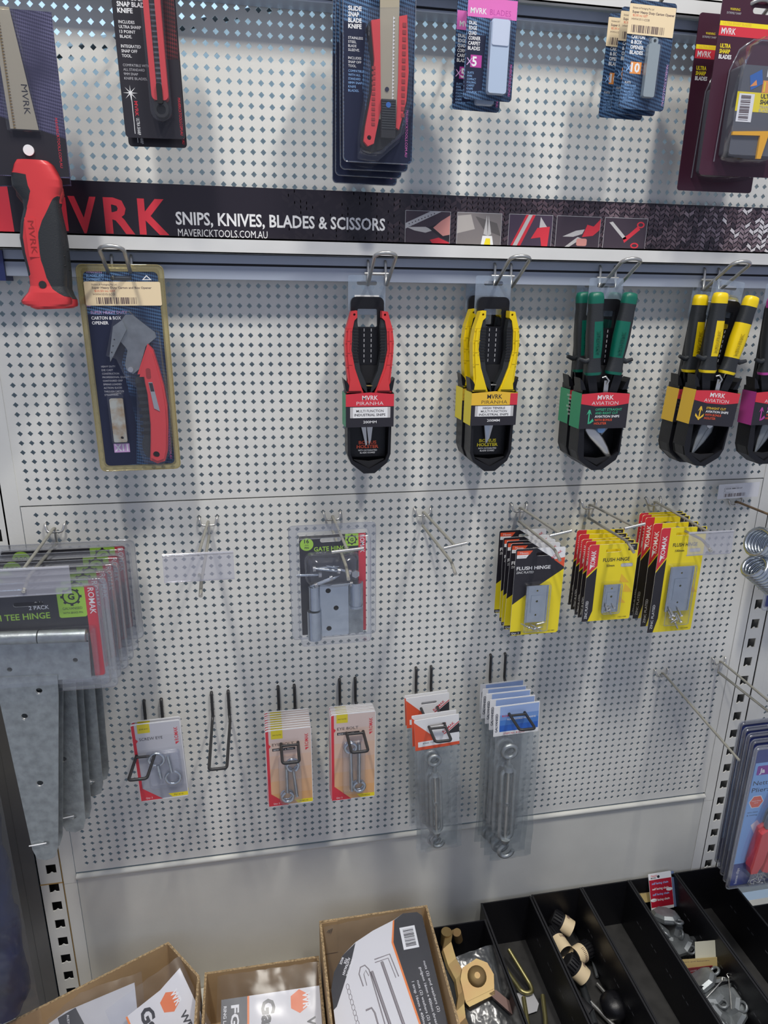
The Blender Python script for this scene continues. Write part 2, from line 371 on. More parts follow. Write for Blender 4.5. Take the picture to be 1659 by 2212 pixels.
# back-to-back gondola seen through the holes: its rear sheet, with a slanting dark bar on its top edge
p0, p1, p2 = at(-40, 160, .06), at(640, 10, .06), at(1700, -120, .06)
rsh = bpy.data.materials.new('rear_sheet'); rsh.use_nodes = True; _n = rsh.node_tree; _b = _n.nodes['Principled BSDF']; _b.inputs['Base Color'].default_value = (.62, .63, .62, 1); _b.inputs['Roughness'].default_value = .7
_t = _n.nodes.new('ShaderNodeBsdfTranslucent'); _t.inputs[0].default_value = (.6, .62, .62, 1); _x = _n.nodes.new('ShaderNodeMixShader'); _x.inputs[0].default_value = .35
_n.links.new(_b.outputs[0], _x.inputs[1]); _n.links.new(_t.outputs[0], _x.inputs[2]); _n.links.new(_x.outputs[0], _n.nodes['Material Output'].inputs[0])
b = MB(); b.prism([(-400, 200), (1900, 200), (1900, 1960), (p2.x * 1000, 1960), (p1.x * 1000, p1.z * 1000), (-400, p0.z * 1000 - 60)], 60, 62, rsh)
b.tube([(p0.x * 1000, 58, p0.z * 1000 + 3), (p1.x * 1000, 58, p1.z * 1000 + 3)], 5, dark)
tag(b.build('rear_sheet'), 'grey sheet behind the perforated panels with a dark slanting top edge', 'panel', kind='structure')
b = MB(); b.box(-700, 2000, 62, 1200, -12, 0, mat('floor_grey', (.3, .3, .3), .7)); b.box(-1200, 2600, -2600, 62, -12, 0, MT['floor_grey']); struct('floor', b)
# base shelf
b = MB(); b.box(-700, 1900, -480, -2, 235, 250, solidp); b.box(-700, 1900, -480, -465, 20, 235, solidp)
tag(b.build('base_shelf'), 'grey base shelf carrying the cardboard boxes and black bins', 'shelf')
# banner, ledge and slotted rail
def ledge_rail(zt, nm, lab):
    b = MB(); b.box(-60, 1420, -46, -44, zt - 19, zt, white); b.box(-60, 1420, -46, -4, zt - 2, zt, white); b.box(-60, 1420, -46, -36, zt - 19, zt - 17.6, white)
    tag(b.build('ledge'), 'white front ledge ' + lab, 'ledge')
    b = MB(); b.box(16, 1420, -32, -28, zt - 31, zt - 20, railm); b.box(16, 1420, -30, -26, zt - 34.5, zt - 31, dark)
    if nm: b.box(16, 1420, -32, -2, zt - 51, zt - 34, railm)
    return b
b = ledge_rail(1577, 1, 'under the black banner'); b.box(-30, 16, -36, -6, 1520, 1556, mat('navy_cap', (.02, .03, .12), .4))
tag(b.build('hook_rail'), 'blue grey slotted hook rail under the ledge, the five loop hooks in it', 'rail')
b = ledge_rail(1885, 0, 'along the top of the photo, upper right')
b.box(16, 1420, -32, -2, 1848, 1851, railm)
tag(b.build('hook_rail'), 'slotted hook rail at the very top, above the upper panel', 'rail')
bn = MB(); bn.box(-60, 1420, -8, -6, 1578, 1642, mat('banner_black', (.016, .012, .020), .35)); YB = -8.3
wv = [mat('weave_%d' % i, c, .35) for i, c in enumerate(((.022, .017, .025), (.045, .032, .042), (.09, .06, .075), (.17, .12, .14), (.30, .23, .26), (.72, .68, .70)))]; rw = random.Random(2)
for i in range(-4, 128):
    for j in range(10):
        x = 400 + i * 8; z = 1580 + j * 7 + (i % 2) * 1.5; g = max(0, (x - 440) / 600); k = int(min(5, .6 + g * 3.0 * (.4 + rw.random()) + (1 if x > 1010 and rw.random() < .5 * (x - 1010) / 100 + .1 else 0) + (2 if x > 1060 and (z < 1620) and rw.random() < .5 else 0)))
        if k == 0 and rw.random() < .4: continue
        sg = 1 if i % 2 else -1; q = [(p[0], max(1578.2, min(1641.8, p[1]))) for p in ((x - 4.6, z - 3.0 * sg - 2.4), (x + 4.6, z + 3.0 * sg - 2.4), (x + 4.6, z + 3.0 * sg + 2.6), (x - 4.6, z - 3.0 * sg + 2.6))]
        if q[3][1] - q[0][1] < .5 or q[2][1] - q[1][1] < .5: continue
        bn.poly(q, YB + .2 - .01 * (j % 2), wv[k])
def bx(u, v=480): return at(u, v, -.008).x * 1000
def bz(u, v): return at(u, v, -.008).z * 1000
zl, zh = bz(250, 502), bz(250, 426)
for ch, a, c in (('M', 74, 147), ('V', 152, 212), ('R', 227, 290), ('K', 300, 364)): bn.text(ch, bx(a), zl, zh - zl, YB, redp, bx(c) - bx(a), bold=.0 if ch == 'M' else .03)
bn.poly([(bx(-30), 1578.5), (bx(30, 490), 1578.5), (bx(14, 395), 1641.6), (bx(-30), 1641.6)], YB, redp)
bn.text('SNIPS, KNIVES, BLADES & SCISSORS', bx(380), bz(600, 491), 15.6, YB, wht, bx(832) - bx(380), bold=.022)
bn.text('MAVERICKTOOLS.COM.AU', bx(383), bz(480, 512.5), 9.4, YB, wht, bx(577) - bx(383))
TH = [(876, 972), (988, 1083), (1100, 1193), (1203, 1297), (1307, 1398)]
bgc = [mat('thumb_plum', (.05, .035, .05), .4), mat('thumb_grey', (.20, .18, .18), .4), mat('thumb_violet', (.06, .04, .07), .4), MT['thumb_plum'], MT['thumb_plum']]
steel = mat('print_steel', (.50, .49, .49), .4); skin = mat('print_skin', (.62, .27, .24), .5)
for i, (a, c) in enumerate(TH):
    xa, xb = bx(a), bx(c); zt = 1620.5; zb = 1578.5; w = xb - xa
    bn.rect(xa - .6, xb + .6, zb, zt + .6, YB, gry); bn.rect(xa, xb, zb, zt, YB - .1, bgc[i]); Y = YB - .2
    q = lambda s, t: (xa + s * w, zb + t * (zt - zb))
    if i == 0:
        bn.poly([q(0, .45), q(0, .62), q(.55, 1), q(.8, 1)], Y, gry)
        for s_ in range(9):
            for t_ in range(2): bn.poly(circ(*q(.08 + s_ * .07, .60 + s_ * .042 - t_ * .10), .9, 6), Y - .05, bgc[0])
        bn.poly([q(.02, .5), q(.45, .52), q(.62, .42), q(.45, .34), q(.2, .40)], Y - .06, steel)
        bn.poly([q(.5, .5), q(.7, .62), q(1, .5), q(1, .1), q(.8, .2)], Y - .07, blk); bn.poly([q(.62, .5), q(.8, .72), q(1, .9), q(1, .3), q(.85, .25)], Y - .1, skin)
        bn.poly([q(.55, .12), q(.75, .2), q(1, .05), q(1, 0), q(.62, 0)], Y - .12, redp)
    if i == 1:
        bn.poly([q(0, .9), q(.3, .95), q(.4, .5), q(0, .35)], Y, mat('print_pale', (.42, .39, .37), .4)); bn.poly([q(.4, .9), q(.9, .7), q(1, .3), q(.6, .5)], Y, mat('print_mid', (.11, .10, .10), .4))
        bn.poly([q(.66, .95), q(.60, .35), q(.70, .3)], Y - .1, steel); bn.poly([q(.70, .95), q(.78, .35), q(.70, .3)], Y - .1, steel); bn.poly([q(.55, 0), q(.58, .3), q(.80, .3), q(.84, 0)], Y - .12, wht)
        bn.poly([q(.62, 0), q(.66, .22), q(.76, .22), q(.77, 0)], Y - .15, yelp)
    if i == 2:
        bn.poly([q(.05, .0), q(.38, 1), q(.6, 1), q(.28, 0)], Y, redp); bn.poly([q(.1, 0), q(.44, 1), q(.53, 1), q(.2, 0)], Y - .1, steel)
        bn.poly([q(.7, .5), q(.72, .95), q(.9, .6)], Y, steel); bn.poly([q(.52, .25), q(.66, .6), q(.95, .65), q(.92, 0), q(.78, 0), q(.74, .3)], Y - .1, redp)
    if i == 3:
        bn.poly([q(.15, .35), q(.45, .55), q(.65, .6), q(.6, .45), q(.4, .35)], Y, steel); bn.poly([q(.2, .0), q(.5, .35), q(.6, .3), q(.3, .0)], Y, steel)
        bn.poly([q(.6, .35), q(.7, .75), q(.85, .7), q(1, .95), q(1, .6), q(.85, .4)], Y - .1, redp); bn.poly(rr(*[q(.48, 0)[0], q(.72, 0)[0], q(0, .06)[1], q(0, .3)[1]], 2.5), Y - .15, skin)
    if i == 4:
        bn.poly([q(.1, .85), q(.18, .88), q(.55, .35), q(.48, .3)], Y, steel); bn.poly([q(.45, .35), q(.6, .5), q(.78, .75), q(.85, .65), q(.5, .2)], Y, redp)
        bn.poly(circ(*q(.85, .8), 6.2, 16, 4.4), Y - .1, redp, [circ(*q(.85, .8), 4, 12, 2.6)]); bn.poly(circ(*q(.75, .12), 6.6, 16, 4), Y - .1, redp, [circ(*q(.75, .12), 4.3, 12, 2.2)])
tag(bn.build('header_banner'), 'long black header banner with red lettering and five small tool pictures', 'sign')

# ================================================================= HOOKS
def peg_hook(label, x, z, L=190, tbar=34, lower=True, tilt=0, hold=False, zt=4, old=False):
    t = thing('display_hook', label, 'hook', (x, 0, z), (0, 0, 0), 'wire display hooks in the perforated panel')
    am = mat('hook_rusty', (.22, .15, .09), .6, .4, noise=.5, nscale=90) if old else hookm
    b = MB(); b.bend([(-P, 6, 0), (-P, -4, 0), (-P + 3, -8, -11), (P - 3, -8, -11), (P, -4, 0), (P, 6, 0)], 1.7, chrome, 8, 4)
    b.tube([(0, -7, -7), (0, -7, -14 if not lower else -30)], 2.0, chrome); b.build('bracket', t)
    b = MB(); b.bend([(0, -6, -6), (0, -12, -4), (0, -L, zt)], 2.1, am, 8, 5)
    b.build('upper_arm', t)
    if tbar and not hold:
        b = MB(); b.cyl((-tbar / 2, -L - 2, zt + 1 - tilt), (tbar / 2, -L - 2, zt + 1 + tilt), 2.2, chrome, 10); b.build('crossbar', t)
    if lower:
        b = MB(); b.bend([(0, -7, -28), (0, -L + 14, -24), (0, -L - 6, -32)], 2.2, hookm, 8, 6); b.tube([(0, -L + 4, -28.4), (0, -L - 9, -33.4)], 2.4, chrome, 8); b.build('lower_arm', t)
    if hold:
        b = MB(); w = hold; b.add([(-w / 2, -L - 3, zt + 3), (w / 2, -L - 3, zt + 3), (w / 2, -L - 6, zt - 32), (-w / 2, -L - 6, zt - 32)], [(0, 1, 2, 3)], holder)
        b.cyl((-w / 2, -L - 2, zt + 2), (w / 2, -L - 2, zt + 2), 2.0, clear('holder_rim', tint=(.9, .9, .92), haze=.35, gloss=.3, hazecol=(.8, .8, .84)), 8); b.cyl((-w / 2, -L - 5, zt - 32), (w / 2, -L - 5, zt - 32), 1.1, MT['holder_rim'], 6)
        b.cyl((0, -L - 5, zt - 24), (0, -L - 9, zt - 24), 1.8, chrome, 8); b.build('label_holder', t)
    return t
peg_hook('wire display hook holding the tee hinge packs, clear label holder at its end', .0245, 1.1868, 160, 0, True, 0, 110, -8)
peg_hook('empty wire display hook with clear label holder, left of the gate hinge pack', .2402, 1.1866, 206, 0, True, 0, 84, 18)
peg_hook('wire display hook with crossbar, carrying the single gate hinge pack', .4270, 1.1866, 182, 42, True, 1.5)
peg_hook('empty wire display hook with crossbar and lower arm, right of the gate hinge pack', .5714, 1.1866, 186, 32, True, 3)
peg_hook('wire display hook with crossbar, carrying the black flush hinge packs', .7330, 1.1866, 160, 32, True, 3)
peg_hook('wire display hook with crossbar, carrying the smaller yellow flush hinge packs', .8550, 1.1866, 146, 32, True, 3)
peg_hook('wire display hook with long clear label holder, over the larger yellow packs', .9730, 1.1866, 158, 0, True, 0, 74, -8)
peg_hook('rusty wire display hook behind the white price label at right', 1.1280, 1.1800, 178, 0, False, 0, False, 0, True)
peg_hook('long bare single wire hook low on the right of the panel', 1.0370, .8530, 228, 0, False, 0, False, -30)
peg_hook('long double wire hook at lower right reaching over the netting pliers', 1.1540, .8667, 225, 0, True, 0, False, -10)
def u_hook(label, x, z=.8865, L=134, s=0, zd=-48, e=0, yc=0):
    t = tag(MB_u(x, z, L, s, zd, e, yc), label, 'hook', 'black U-shaped wire hooks'); return t
def MB_u(x, z, L, s, zd, e, yc=0):
    b = MB(); b.bend([(-P, 8, 0), (-P, -4, 0), (-P, -6, zd + 6), (-P - 1, -14, zd), (-P + s, -L, zd + e), (P + s - 1, -L, zd + e), (P + 1, -14, zd), (P, -6, zd + 6), (P, -4, 0), (P, 8, 0)], 2.4, blackw, 8, 5)
    if yc: q = (yc - 14) / (L - 14); b.cyl((-P + s * q, -yc, zd + e * q + .5), (P + s * q, -yc, zd + e * q + .5), 2.0, blackw, 8)
    o = b.build('wire_hook'); o.location = (x, 0, z); return o
u_hook('black wire hook holding the two screw eye packs', .1345, .8815, 134, -8, -47, 0, 83)
u_hook('empty black wire hook between the screw eyes and the eye bolts', .2402, .886)
u_hook('black wire hook through the thick stack of nine shorter eye bolt packs', .3478, .886, 122, 0, -46, -14, 86)
u_hook('black wire hook through the six longer eye bolt packs', .4505, .8895, 134, 2, -48, 0, 88)
u_hook('black wire hook holding the red headed turnbuckle bags', .5825, .8995, 140, 0, -50, 0, 106)
u_hook('black wire hook holding the blue headed turnbuckle bags', .7155, .9125, 146, 2, -53, 0, 107)
def loop_hook(label, x, z, y0=-32, L=64, up=30):
    t = thing('loop_hook', label, 'hook', (x, 0, z), (0, 0, 0), 'looped wire hooks in the slotted rail')
    b = MB()
    for s in (-12, 12): b.bend([(s, y0 + 4, 29), (s, y0 - 3, 26), (s, y0 - 4, 10)], 2, wirem, 8, 3)
    b.cyl((-17, y0 - 4, 11), (17, y0 - 4, 11), 2, wirem, 8); b.build('bracket', t)
    b = MB(); n = 9; arc = [(14 * cos(pi * i / n), y0 - L - 9 * sin(pi * i / n), up + 5 * sin(pi * i / n)) for i in range(n + 1)]
    b.tube([(12, y0 - 4, 10), (13, y0 - 9, -3)] + arc + [(-13, y0 - 9, -3), (-12, y0 - 4, 10)], 2.5, wirem, 10); b.build('loop', t); return t
LZ = 1.5255
loop_hook('looped wire hook carrying the big carton and box opener pack', .156, LZ)
loop_hook('looped wire hook carrying the red handled snips', .488, LZ)
loop_hook('looped wire hook carrying the yellow multi function snips', .669, LZ)
loop_hook('looped wire hook carrying the green handled aviation snips', .829, LZ)
loop_hook('looped wire hook carrying the yellow and black aviation snips', .997, LZ)
TZ = 1.8335
for x, w in ((.03, 'jab saws'), (.21, 'auto lock knives'), (.476, 'slide snap blade knives'), (.611, 'carpet blade packs'), (.818, 'price stickered blade packs'), (.965, 'trapezoid blade packs')):
    loop_hook('looped wire hook at the top carrying the ' + w, x, TZ)
# ================================================================= CARDED GOODS
def bars(b, x, z, w, h, y, m=barcode, n=26, seed=3):
    r = random.Random(seed); q = x
    while q < x + w:
        t = r.choice((.25, .4, .7)) * w / n * 1.3; b.rect(q, min(x + w, q + t), z, z + h, y, m); q += t + r.choice((.3, .5, .8)) * w / n * 1.1
def vtext(b, t, x, z, cap, y, m, width, up=True, bold=0): b.text(t, x, z, cap, y, m, width, 90 if up else -90, bold)
def card(b, w, h, m, r=3, th=.6, hole=None, x0=None):
    x0 = -w / 2 if x0 is None else x0
    hs = [slot(*hole)] if hole else []
    b.prism(rr(x0, x0 + w, -h, 0, r), 0, th, m, hs, side=wht)
def screw(b, x, z, a, L=16, r=1.5, y=-4, m=chrome, head=True):
    dx, dz = cos(R(a)), sin(R(a)); b.thread((x, y, z), (x + dx * L, y, z + dz * L), r, m, 1.6, 7, .25)
    if head: b.tube([(x - dx * 1.6, y, z - dz * 1.6), (x, y, z)], [r * 2, r * 1.1], m, 8)
def flush_leaf(b, w, h, m=zinc):
    b.prism(rr(-w / 2, w / 2, -h, 0, 1), -1.6, 0, m, [circ(0, -h * .14, 1.6, 10), circ(0, -h * .42, 1.9, 10), circ(0, -h * .8, 1.6, 10)])
    b.prism([(-w * .26, -h * .26), (w * .26, -h * .26), (w * .26, -h * .74), (-w * .26, -h * .74)], -2.6, -1.6, m, [circ(0, -h * .42, 1.9, 10)])
    b.cyl((-w / 2 + 1, -2.6, -1), (-w / 2 + 1, -2.6, -h + 1), 2.0, m, 8); b.cyl((w / 2 - 1, -2.0, -1), (w / 2 - 1, -2.0, -h + 1), 1.2, m, 8)
# ---- black 75 mm flush hinge packs
def pack_black():
    t = thing('flush_hinge_pack', '', 'hinge pack'); w, h = 80, 145; b = MB(); card(b, w, h, blk, 2.5, .6, (6, -10, 26, 5.5)); X = -40; Y = -.12
    b.poly([(-6, 0), (38, 0), (40, -2), (40, -30)], Y, wht); b.poly([(40, -17), (40, -33), (22, -20)], Y - .05, orgr); b.text('ROMAK', 20, -19, 4.2, Y - .1, redp, 19, 38, .02)
    b.poly([(-38, -3.5), (-13, -3.5), (-18, -10), (-38, -10)], Y, orgr); b.poly([(-38, -10), (-19, -10), (-23, -15.5), (-38, -15.5)], Y, wht)
    b.text('75mm', -34, -8.6, 3.2, Y - .1, wht, 14); b.text('Fixed Pin', -35, -13.8, 2, Y - .1, gry, 12)
    b.poly([(40, -36), (40, -142), (37, -145), (-37, -145), (-40, -142), (-40, -92), (4, -60)], Y, yelp)
    b.text('FLUSH HINGE', -37, -34.5, 5.6, Y - .1, wht, 55, 0, .02); b.text('ZINC PLATED', -37, -40.5, 3.8, Y - .1, wht, 28)
    b.rect(-40, -22, -144, -138.5, Y - .1, blk); b.text('Qty: 2', -38, -142.8, 3, Y - .15, wht, 13); b.text('101380', 22, -142, 2.2, Y - .1, blk, 12); b.build('card', t)
    b = MB(); b.T = Matrix.Translation((-2, -3, -60)); flush_leaf(b, 36, 62); b.build('hinge', t)
    b = MB()
    for i in range(7): screw(b, -14 + random.random() * 18, -124 - random.random() * 10, random.choice((-30, 10, 150, 40)), 16, 1.3, -6)
    b.build('screws', t)
    b = MB(); b.dome(rr(-24, 20, -139, -55, 4), -.3, 10, clr); b.tube([(x, -9.8, z) for x, z in rr(-21, 17, -136, -58, 3)], .7, clrd, 5, True); b.build('blister', t)
    return t
def pack_yellow(w, h, bw, bh, mm, code, bx0, bz0, title_z):
    t = thing('flush_hinge_pack', '', 'hinge pack'); b = MB(); card(b, w, h, yelp, 3, .6, (0, -11, 26, 5)); X = -w / 2; Y = -.12; rh = h * .40; sw = w * .2
    b.poly([(X, -3), (X + 3, 0), (X + sw, 0), (X + sw, -rh * .68), (X, -rh)], Y, redp); b.poly([(X, -rh - 3), (X + sw, -rh * .68 - 3), (X + sw, -h * .86), (X + sw * .62, -h), (X, -h)], Y, blk)
    vtext(b, 'ROMAK', X + sw * .72, -rh * .70, w * .10, Y - .1, wht, rh * .52, True, .03); b.poly([(X + sw * .24, -rh * .60), (X + sw * .5, -rh * .68), (X + sw * .24, -rh * .8)], Y - .1, wht)
    vtext(b, 'ZINC PLATED', X + sw * .5, -h * .965, w * .055, Y - .1, wht, h * .24)
    b.rect(w / 2 - 17, w / 2 - 2, -12, -1, Y, blk); b.text('Qty:', w / 2 - 12, -5, 2, Y - .1, wht, 6); b.text('2', w / 2 - 10.5, -9.5, 3, Y - .1, wht)
    b.text('FLUSH HINGE', w * .22 - 12, title_z, 6, Y - .1, blk, w * .54, 0, .015, 'C'); b.text(mm, w * .04 - 6, title_z - 9, 4, Y - .1, blk, None, 0, .015, 'C')
    b.prism(rr(w * .18, w * .43, title_z - 10.5, title_z - 4.5, 2.6), Y, Y - .02, gry, back=False); b.text('FIXED PIN', w * .305, title_z - 9, 3, Y - .1, wht, w * .2, 0, 0, 'C')
    for q in ((.30, .45, .12), (.40, .58, .10), (.28, .72, .13)): b.poly([(w * q[0] - 7, -h * q[1] + 8), (w * q[0] + 8, -h * q[1] - 8), (w * q[0] - 9, -h * q[1] - 7)], Y, yeld)
    b.text(code, w / 2 - 20, -h + 3, 2.4, Y - .1, blk, 14); b.build('card', t)
    b = MB(); b.T = Matrix.Translation((bx0, -3, bz0 - 5)); flush_leaf(b, bw - 6, bh * (.86 if bh < 70 else .72)); b.build('hinge', t)
    b = MB(); r = random.Random(4)
    for i in range(9 if bh > 70 else 6): screw(b, bx0 - bw * .3 + r.random() * bw * .6, bz0 - bh + 5 + r.random() * bh * .16, r.choice((-60, 60, 120, 30, 80)), bh * .15, bw * .035, -7)
    b.build('screws', t)
    b = MB(); b.dome(rr(bx0 - bw / 2, bx0 + bw / 2, bz0 - bh, bz0, 4), -.3, 10, clr); b.tube([(x, -9.8, z) for x, z in rr(bx0 - bw / 2 + 2.6, bx0 + bw / 2 - 2.6, bz0 - bh + 2.6, bz0 - 2.6, 3)], .7, clrd, 5, True); b.build('blister', t); return t
pk = pack_black()
stack(pk, [(.734, -.100, 1.1465, 0), (.733, -.082, 1.148, 1), (.732, -.066, 1.147, 0), (.732, -.050, 1.1475, -1), (.733, -.028, 1.151, 0)],
      'black and yellow flush hinge card pack, %s of its stack', 'black and yellow flush hinge packs')
pk = pack_yellow(83, 131, 34, 56, '50mm', '101150', 2, -62, -29)
stack(pk, [(.858, -.094, 1.1440, 0), (.858, -.082, 1.1455, .5), (.857, -.070, 1.1450, 0), (.857, -.060, 1.149, 1), (.858, -.048, 1.152, 1.2)],
      'small yellow flush hinge card pack, %s of its stack', 'small yellow flush hinge packs')
pk = pack_yellow(79, 181, 48, 108, '100mm', '101200', 4, -60, -32)
stack(pk, [(.971, -.100, 1.1680, 0), (.970, -.078, 1.1685, -.5), (.972, -.052, 1.170, 0), (.972, -.042, 1.171, 0), (.971, -.034, 1.172, 0)],
      'tall yellow flush hinge card pack, %s of its stack', 'tall yellow flush hinge packs')
# ---- eye bolts and screw eyes
def eye(b, x0, z0, x1, z1, R0, r, y, m, thread=.5):
    """round eye centred x0,z0 and shank to x1,z1"""
    d = Vector((x1 - x0, 0, z1 - z0)).normalized(); a0 = math.atan2(d.z, d.x); n = 18
    b.tube([(x0 + R0 * cos(a0 + .35 + (2 * pi - .7) * i / n), y, z0 + R0 * sin(a0 + .35 + (2 * pi - .7) * i / n)) for i in range(n + 1)], r, m, 8)
    s0 = Vector((x0, y, z0)) + d * R0 * .95; e = Vector((x1, y, z1)); mid = s0.lerp(e, 1 - thread)
    b.cyl(s0, mid, r, m, 10); b.thread(mid, e, r * 1.12, m, 1.7, 8)
def pack_eye(kind):
    w, h = 72, {'screw': 140, 'short': 145, 'long': 165}[kind]
    t = thing('screw_eye_pack' if kind == 'screw' else 'eye_bolt_pack', '', 'hardware pack'); b = MB(); Y = -.12
    base = mat('card_silver', (.46, .47, .52), .35) if kind == 'screw' else org
    card(b, w, h, wht, 3.5, .7, (0, -17, 28, 4.5)); g1, g2 = ((.52, .52, .56), (.30, .31, .35)) if kind == 'screw' else ((.62, .50, .46), (.72, .36, .10))
    bands = 6
    for i in range(bands):
        t0 = i / bands; c = tuple(g1[k] * (1 - t0) + g2[k] * t0 for k in range(3)); z1 = -2 if i == 0 else -h * t0; z0 = -h * (i + 1) / bands + (2 if i == bands - 1 else 0)
        b.rect(-w / 2 + 5, w / 2 - .8, z0, z1, Y, mat('card_%s_%d' % (kind[0] == 's' and kind == 'screw' and 'grey' or 'tan', i), c, .35))
    b.poly([(-w / 2 + .5, -3), (-w / 2 + 5, -2), (-w / 2 + 5, -26), (-w / 2 + 8, -30), (-w / 2 + 5, -34), (-w / 2 + 5, -h * .83), (-w / 2 + 33, -h + 1), (-w / 2 + .5, -h + 1)], Y - .05, redp)
    b.rect(-w / 2 + 9, -w / 2 + 27, -17, -1.5, Y - .05, mat('mustard_print', (.66, .55, .03), .4)); b.text('ZINC PLATED' if kind != 'screw' else 'ZINC', -w / 2 + 18, -11, 2.2, Y - .1, blk, 14, 0, 0, 'C')
    b.text('SCREW EYE' if kind == 'screw' else 'EYE BOLT', -w / 2 + 10, -30, 5, Y - .1, blk, 34)
    if kind != 'screw': b.rect(-w / 2 + 10, -w / 2 + 46, -39.5, -34.5, Y - .06, blk); b.text('BZW 1/4" x 75mm' if kind == 'short' else 'BZW 1/4" x 100mm', -w / 2 + 12, -38.6, 2.8, Y - .1, wht, 31)
    vtext(b, 'ROMAK', w / 2 - 5, -36, 6, Y - .1, redp, 24, True, .03); b.poly([(w / 2 - 10, -38), (w / 2 - 4, -38), (w / 2 - 10, -43)], Y - .1, redp)
    b.poly([(w / 2 - 30, -h + 9), (w / 2 - .5, -h + 9), (w / 2 - .5, -h + 2), (w / 2 - 24, -h + 2)], Y - .06, yelp); b.text({'screw': '761410', 'short': '704530', 'long': '704550'}[kind], w / 2 - 15, -h + 4, 3, Y - .1, blk, 14, 0, 0, 'C')
    b.text('Qty: 2', -w / 2 + 8, -h + 4, 3, Y - .1, wht, 10); b.build('card', t)
    b = MB()
    if kind == 'screw':
        eye(b, -4, -63, -1, -98, 11, 2.3, -5, zinc); b.build('screw_eye', t); b = MB(); eye(b, 17, -99, 13, -58, 11, 2.3, -5, zinc); b.build('screw_eye', t)
    elif kind == 'short':
        eye(b, -5, -125, -5, -62, 9, 2.4, -5, zinc); b.build('eye_bolt', t); b = MB(); eye(b, 5, -66, 10, -124, 9, 2.4, -7, zinc); b.build('eye_bolt', t)
    else:
        eye(b, -5, -62, -3, -144, 9, 2.4, -5, zinc); b.build('eye_bolt', t); b = MB(); eye(b, 9, -136, 9, -54, 9, 2.4, -7, zinc); b.build('eye_bolt', t)
    b = MB(); z0 = {'screw': -114, 'short': -137, 'long': -149}[kind]; b.dome(rr(-18 if kind != 'screw' else -19, 19 if kind != 'screw' else 31, z0, -50, 5), -.4, 10, clr); b.build('blister', t); return t
pk = pack_eye('screw')
stack(pk, [(.148, -.078, .8905, -1.5), (.148, -.070, .8905, -1.5)], 'silver card pack of two screw eyes, %s of the pair', 'screw eye packs')
pk = pack_eye('short')
stack(pk, [(.346, -.080 + .0058 * i, .858 + .0003 * i, .4 * (i % 3 - 1)) for i in range(9)], 'orange card pack of short eye bolts, thickest stack, %s', 'shorter eye bolt packs')
pk = pack_eye('long')
stack(pk, [(.449, -.083 + .0052 * i, .8775 - .0006 * i, .4 * (i % 2)) for i in range(6)], 'orange card pack of long eye bolts, stack of six, %s', 'longer eye bolt packs')
# ---- turnbuckle bags
def turnbuckle(b, z0, z1, rb, m=galv):
    L = z0 - z1; n = 16; er = rb * 1.0
    b.tube([(er * cos(2 * pi * i / n), 0, z0 + er * sin(2 * pi * i / n)) for i in range(n)], rb * .36, m, 8, True)
    b.cyl((0, 0, z0 - er), (0, 0, z0 - er - L * .10), rb * .34, m); top = z0 - er - L * .10; bot = z1 + er * 3.2
    b.tube([(0, 0, top + 5), (0, 0, top - 3)], [rb * .6, rb * .8], m, 12); b.tube([(0, 0, bot + 3), (0, 0, bot - 5)], [rb * .8, rb * .6], m, 12)
    for s in (-1, 1): b.bend([(0, 0, top), (s * rb * .95, 0, top - 7), (s * rb * .95, 0, bot + 7), (0, 0, bot)], rb * .33, m, 8, 8)
    b.thread((0, 0, top - 2), (0, 0, (top + bot) / 2 + 4), rb * .3, chrome, 2.4); b.thread((0, 0, bot + 2), (0, 0, (top + bot) / 2 - 2), rb * .3, chrome, 2.4)
    b.cyl((0, 0, bot), (0, 0, z1 + er * 2.1), rb * .33, m)
    b.tube([(0, 0, z1 + er * 2.1)] + [(er * 1.1 * cos(a) + er * .2, 0, z1 + er * 1.0 + er * 1.1 * sin(a)) for a in [R(130 + 25 * i) for i in range(10)]], rb * .34, m, 8)
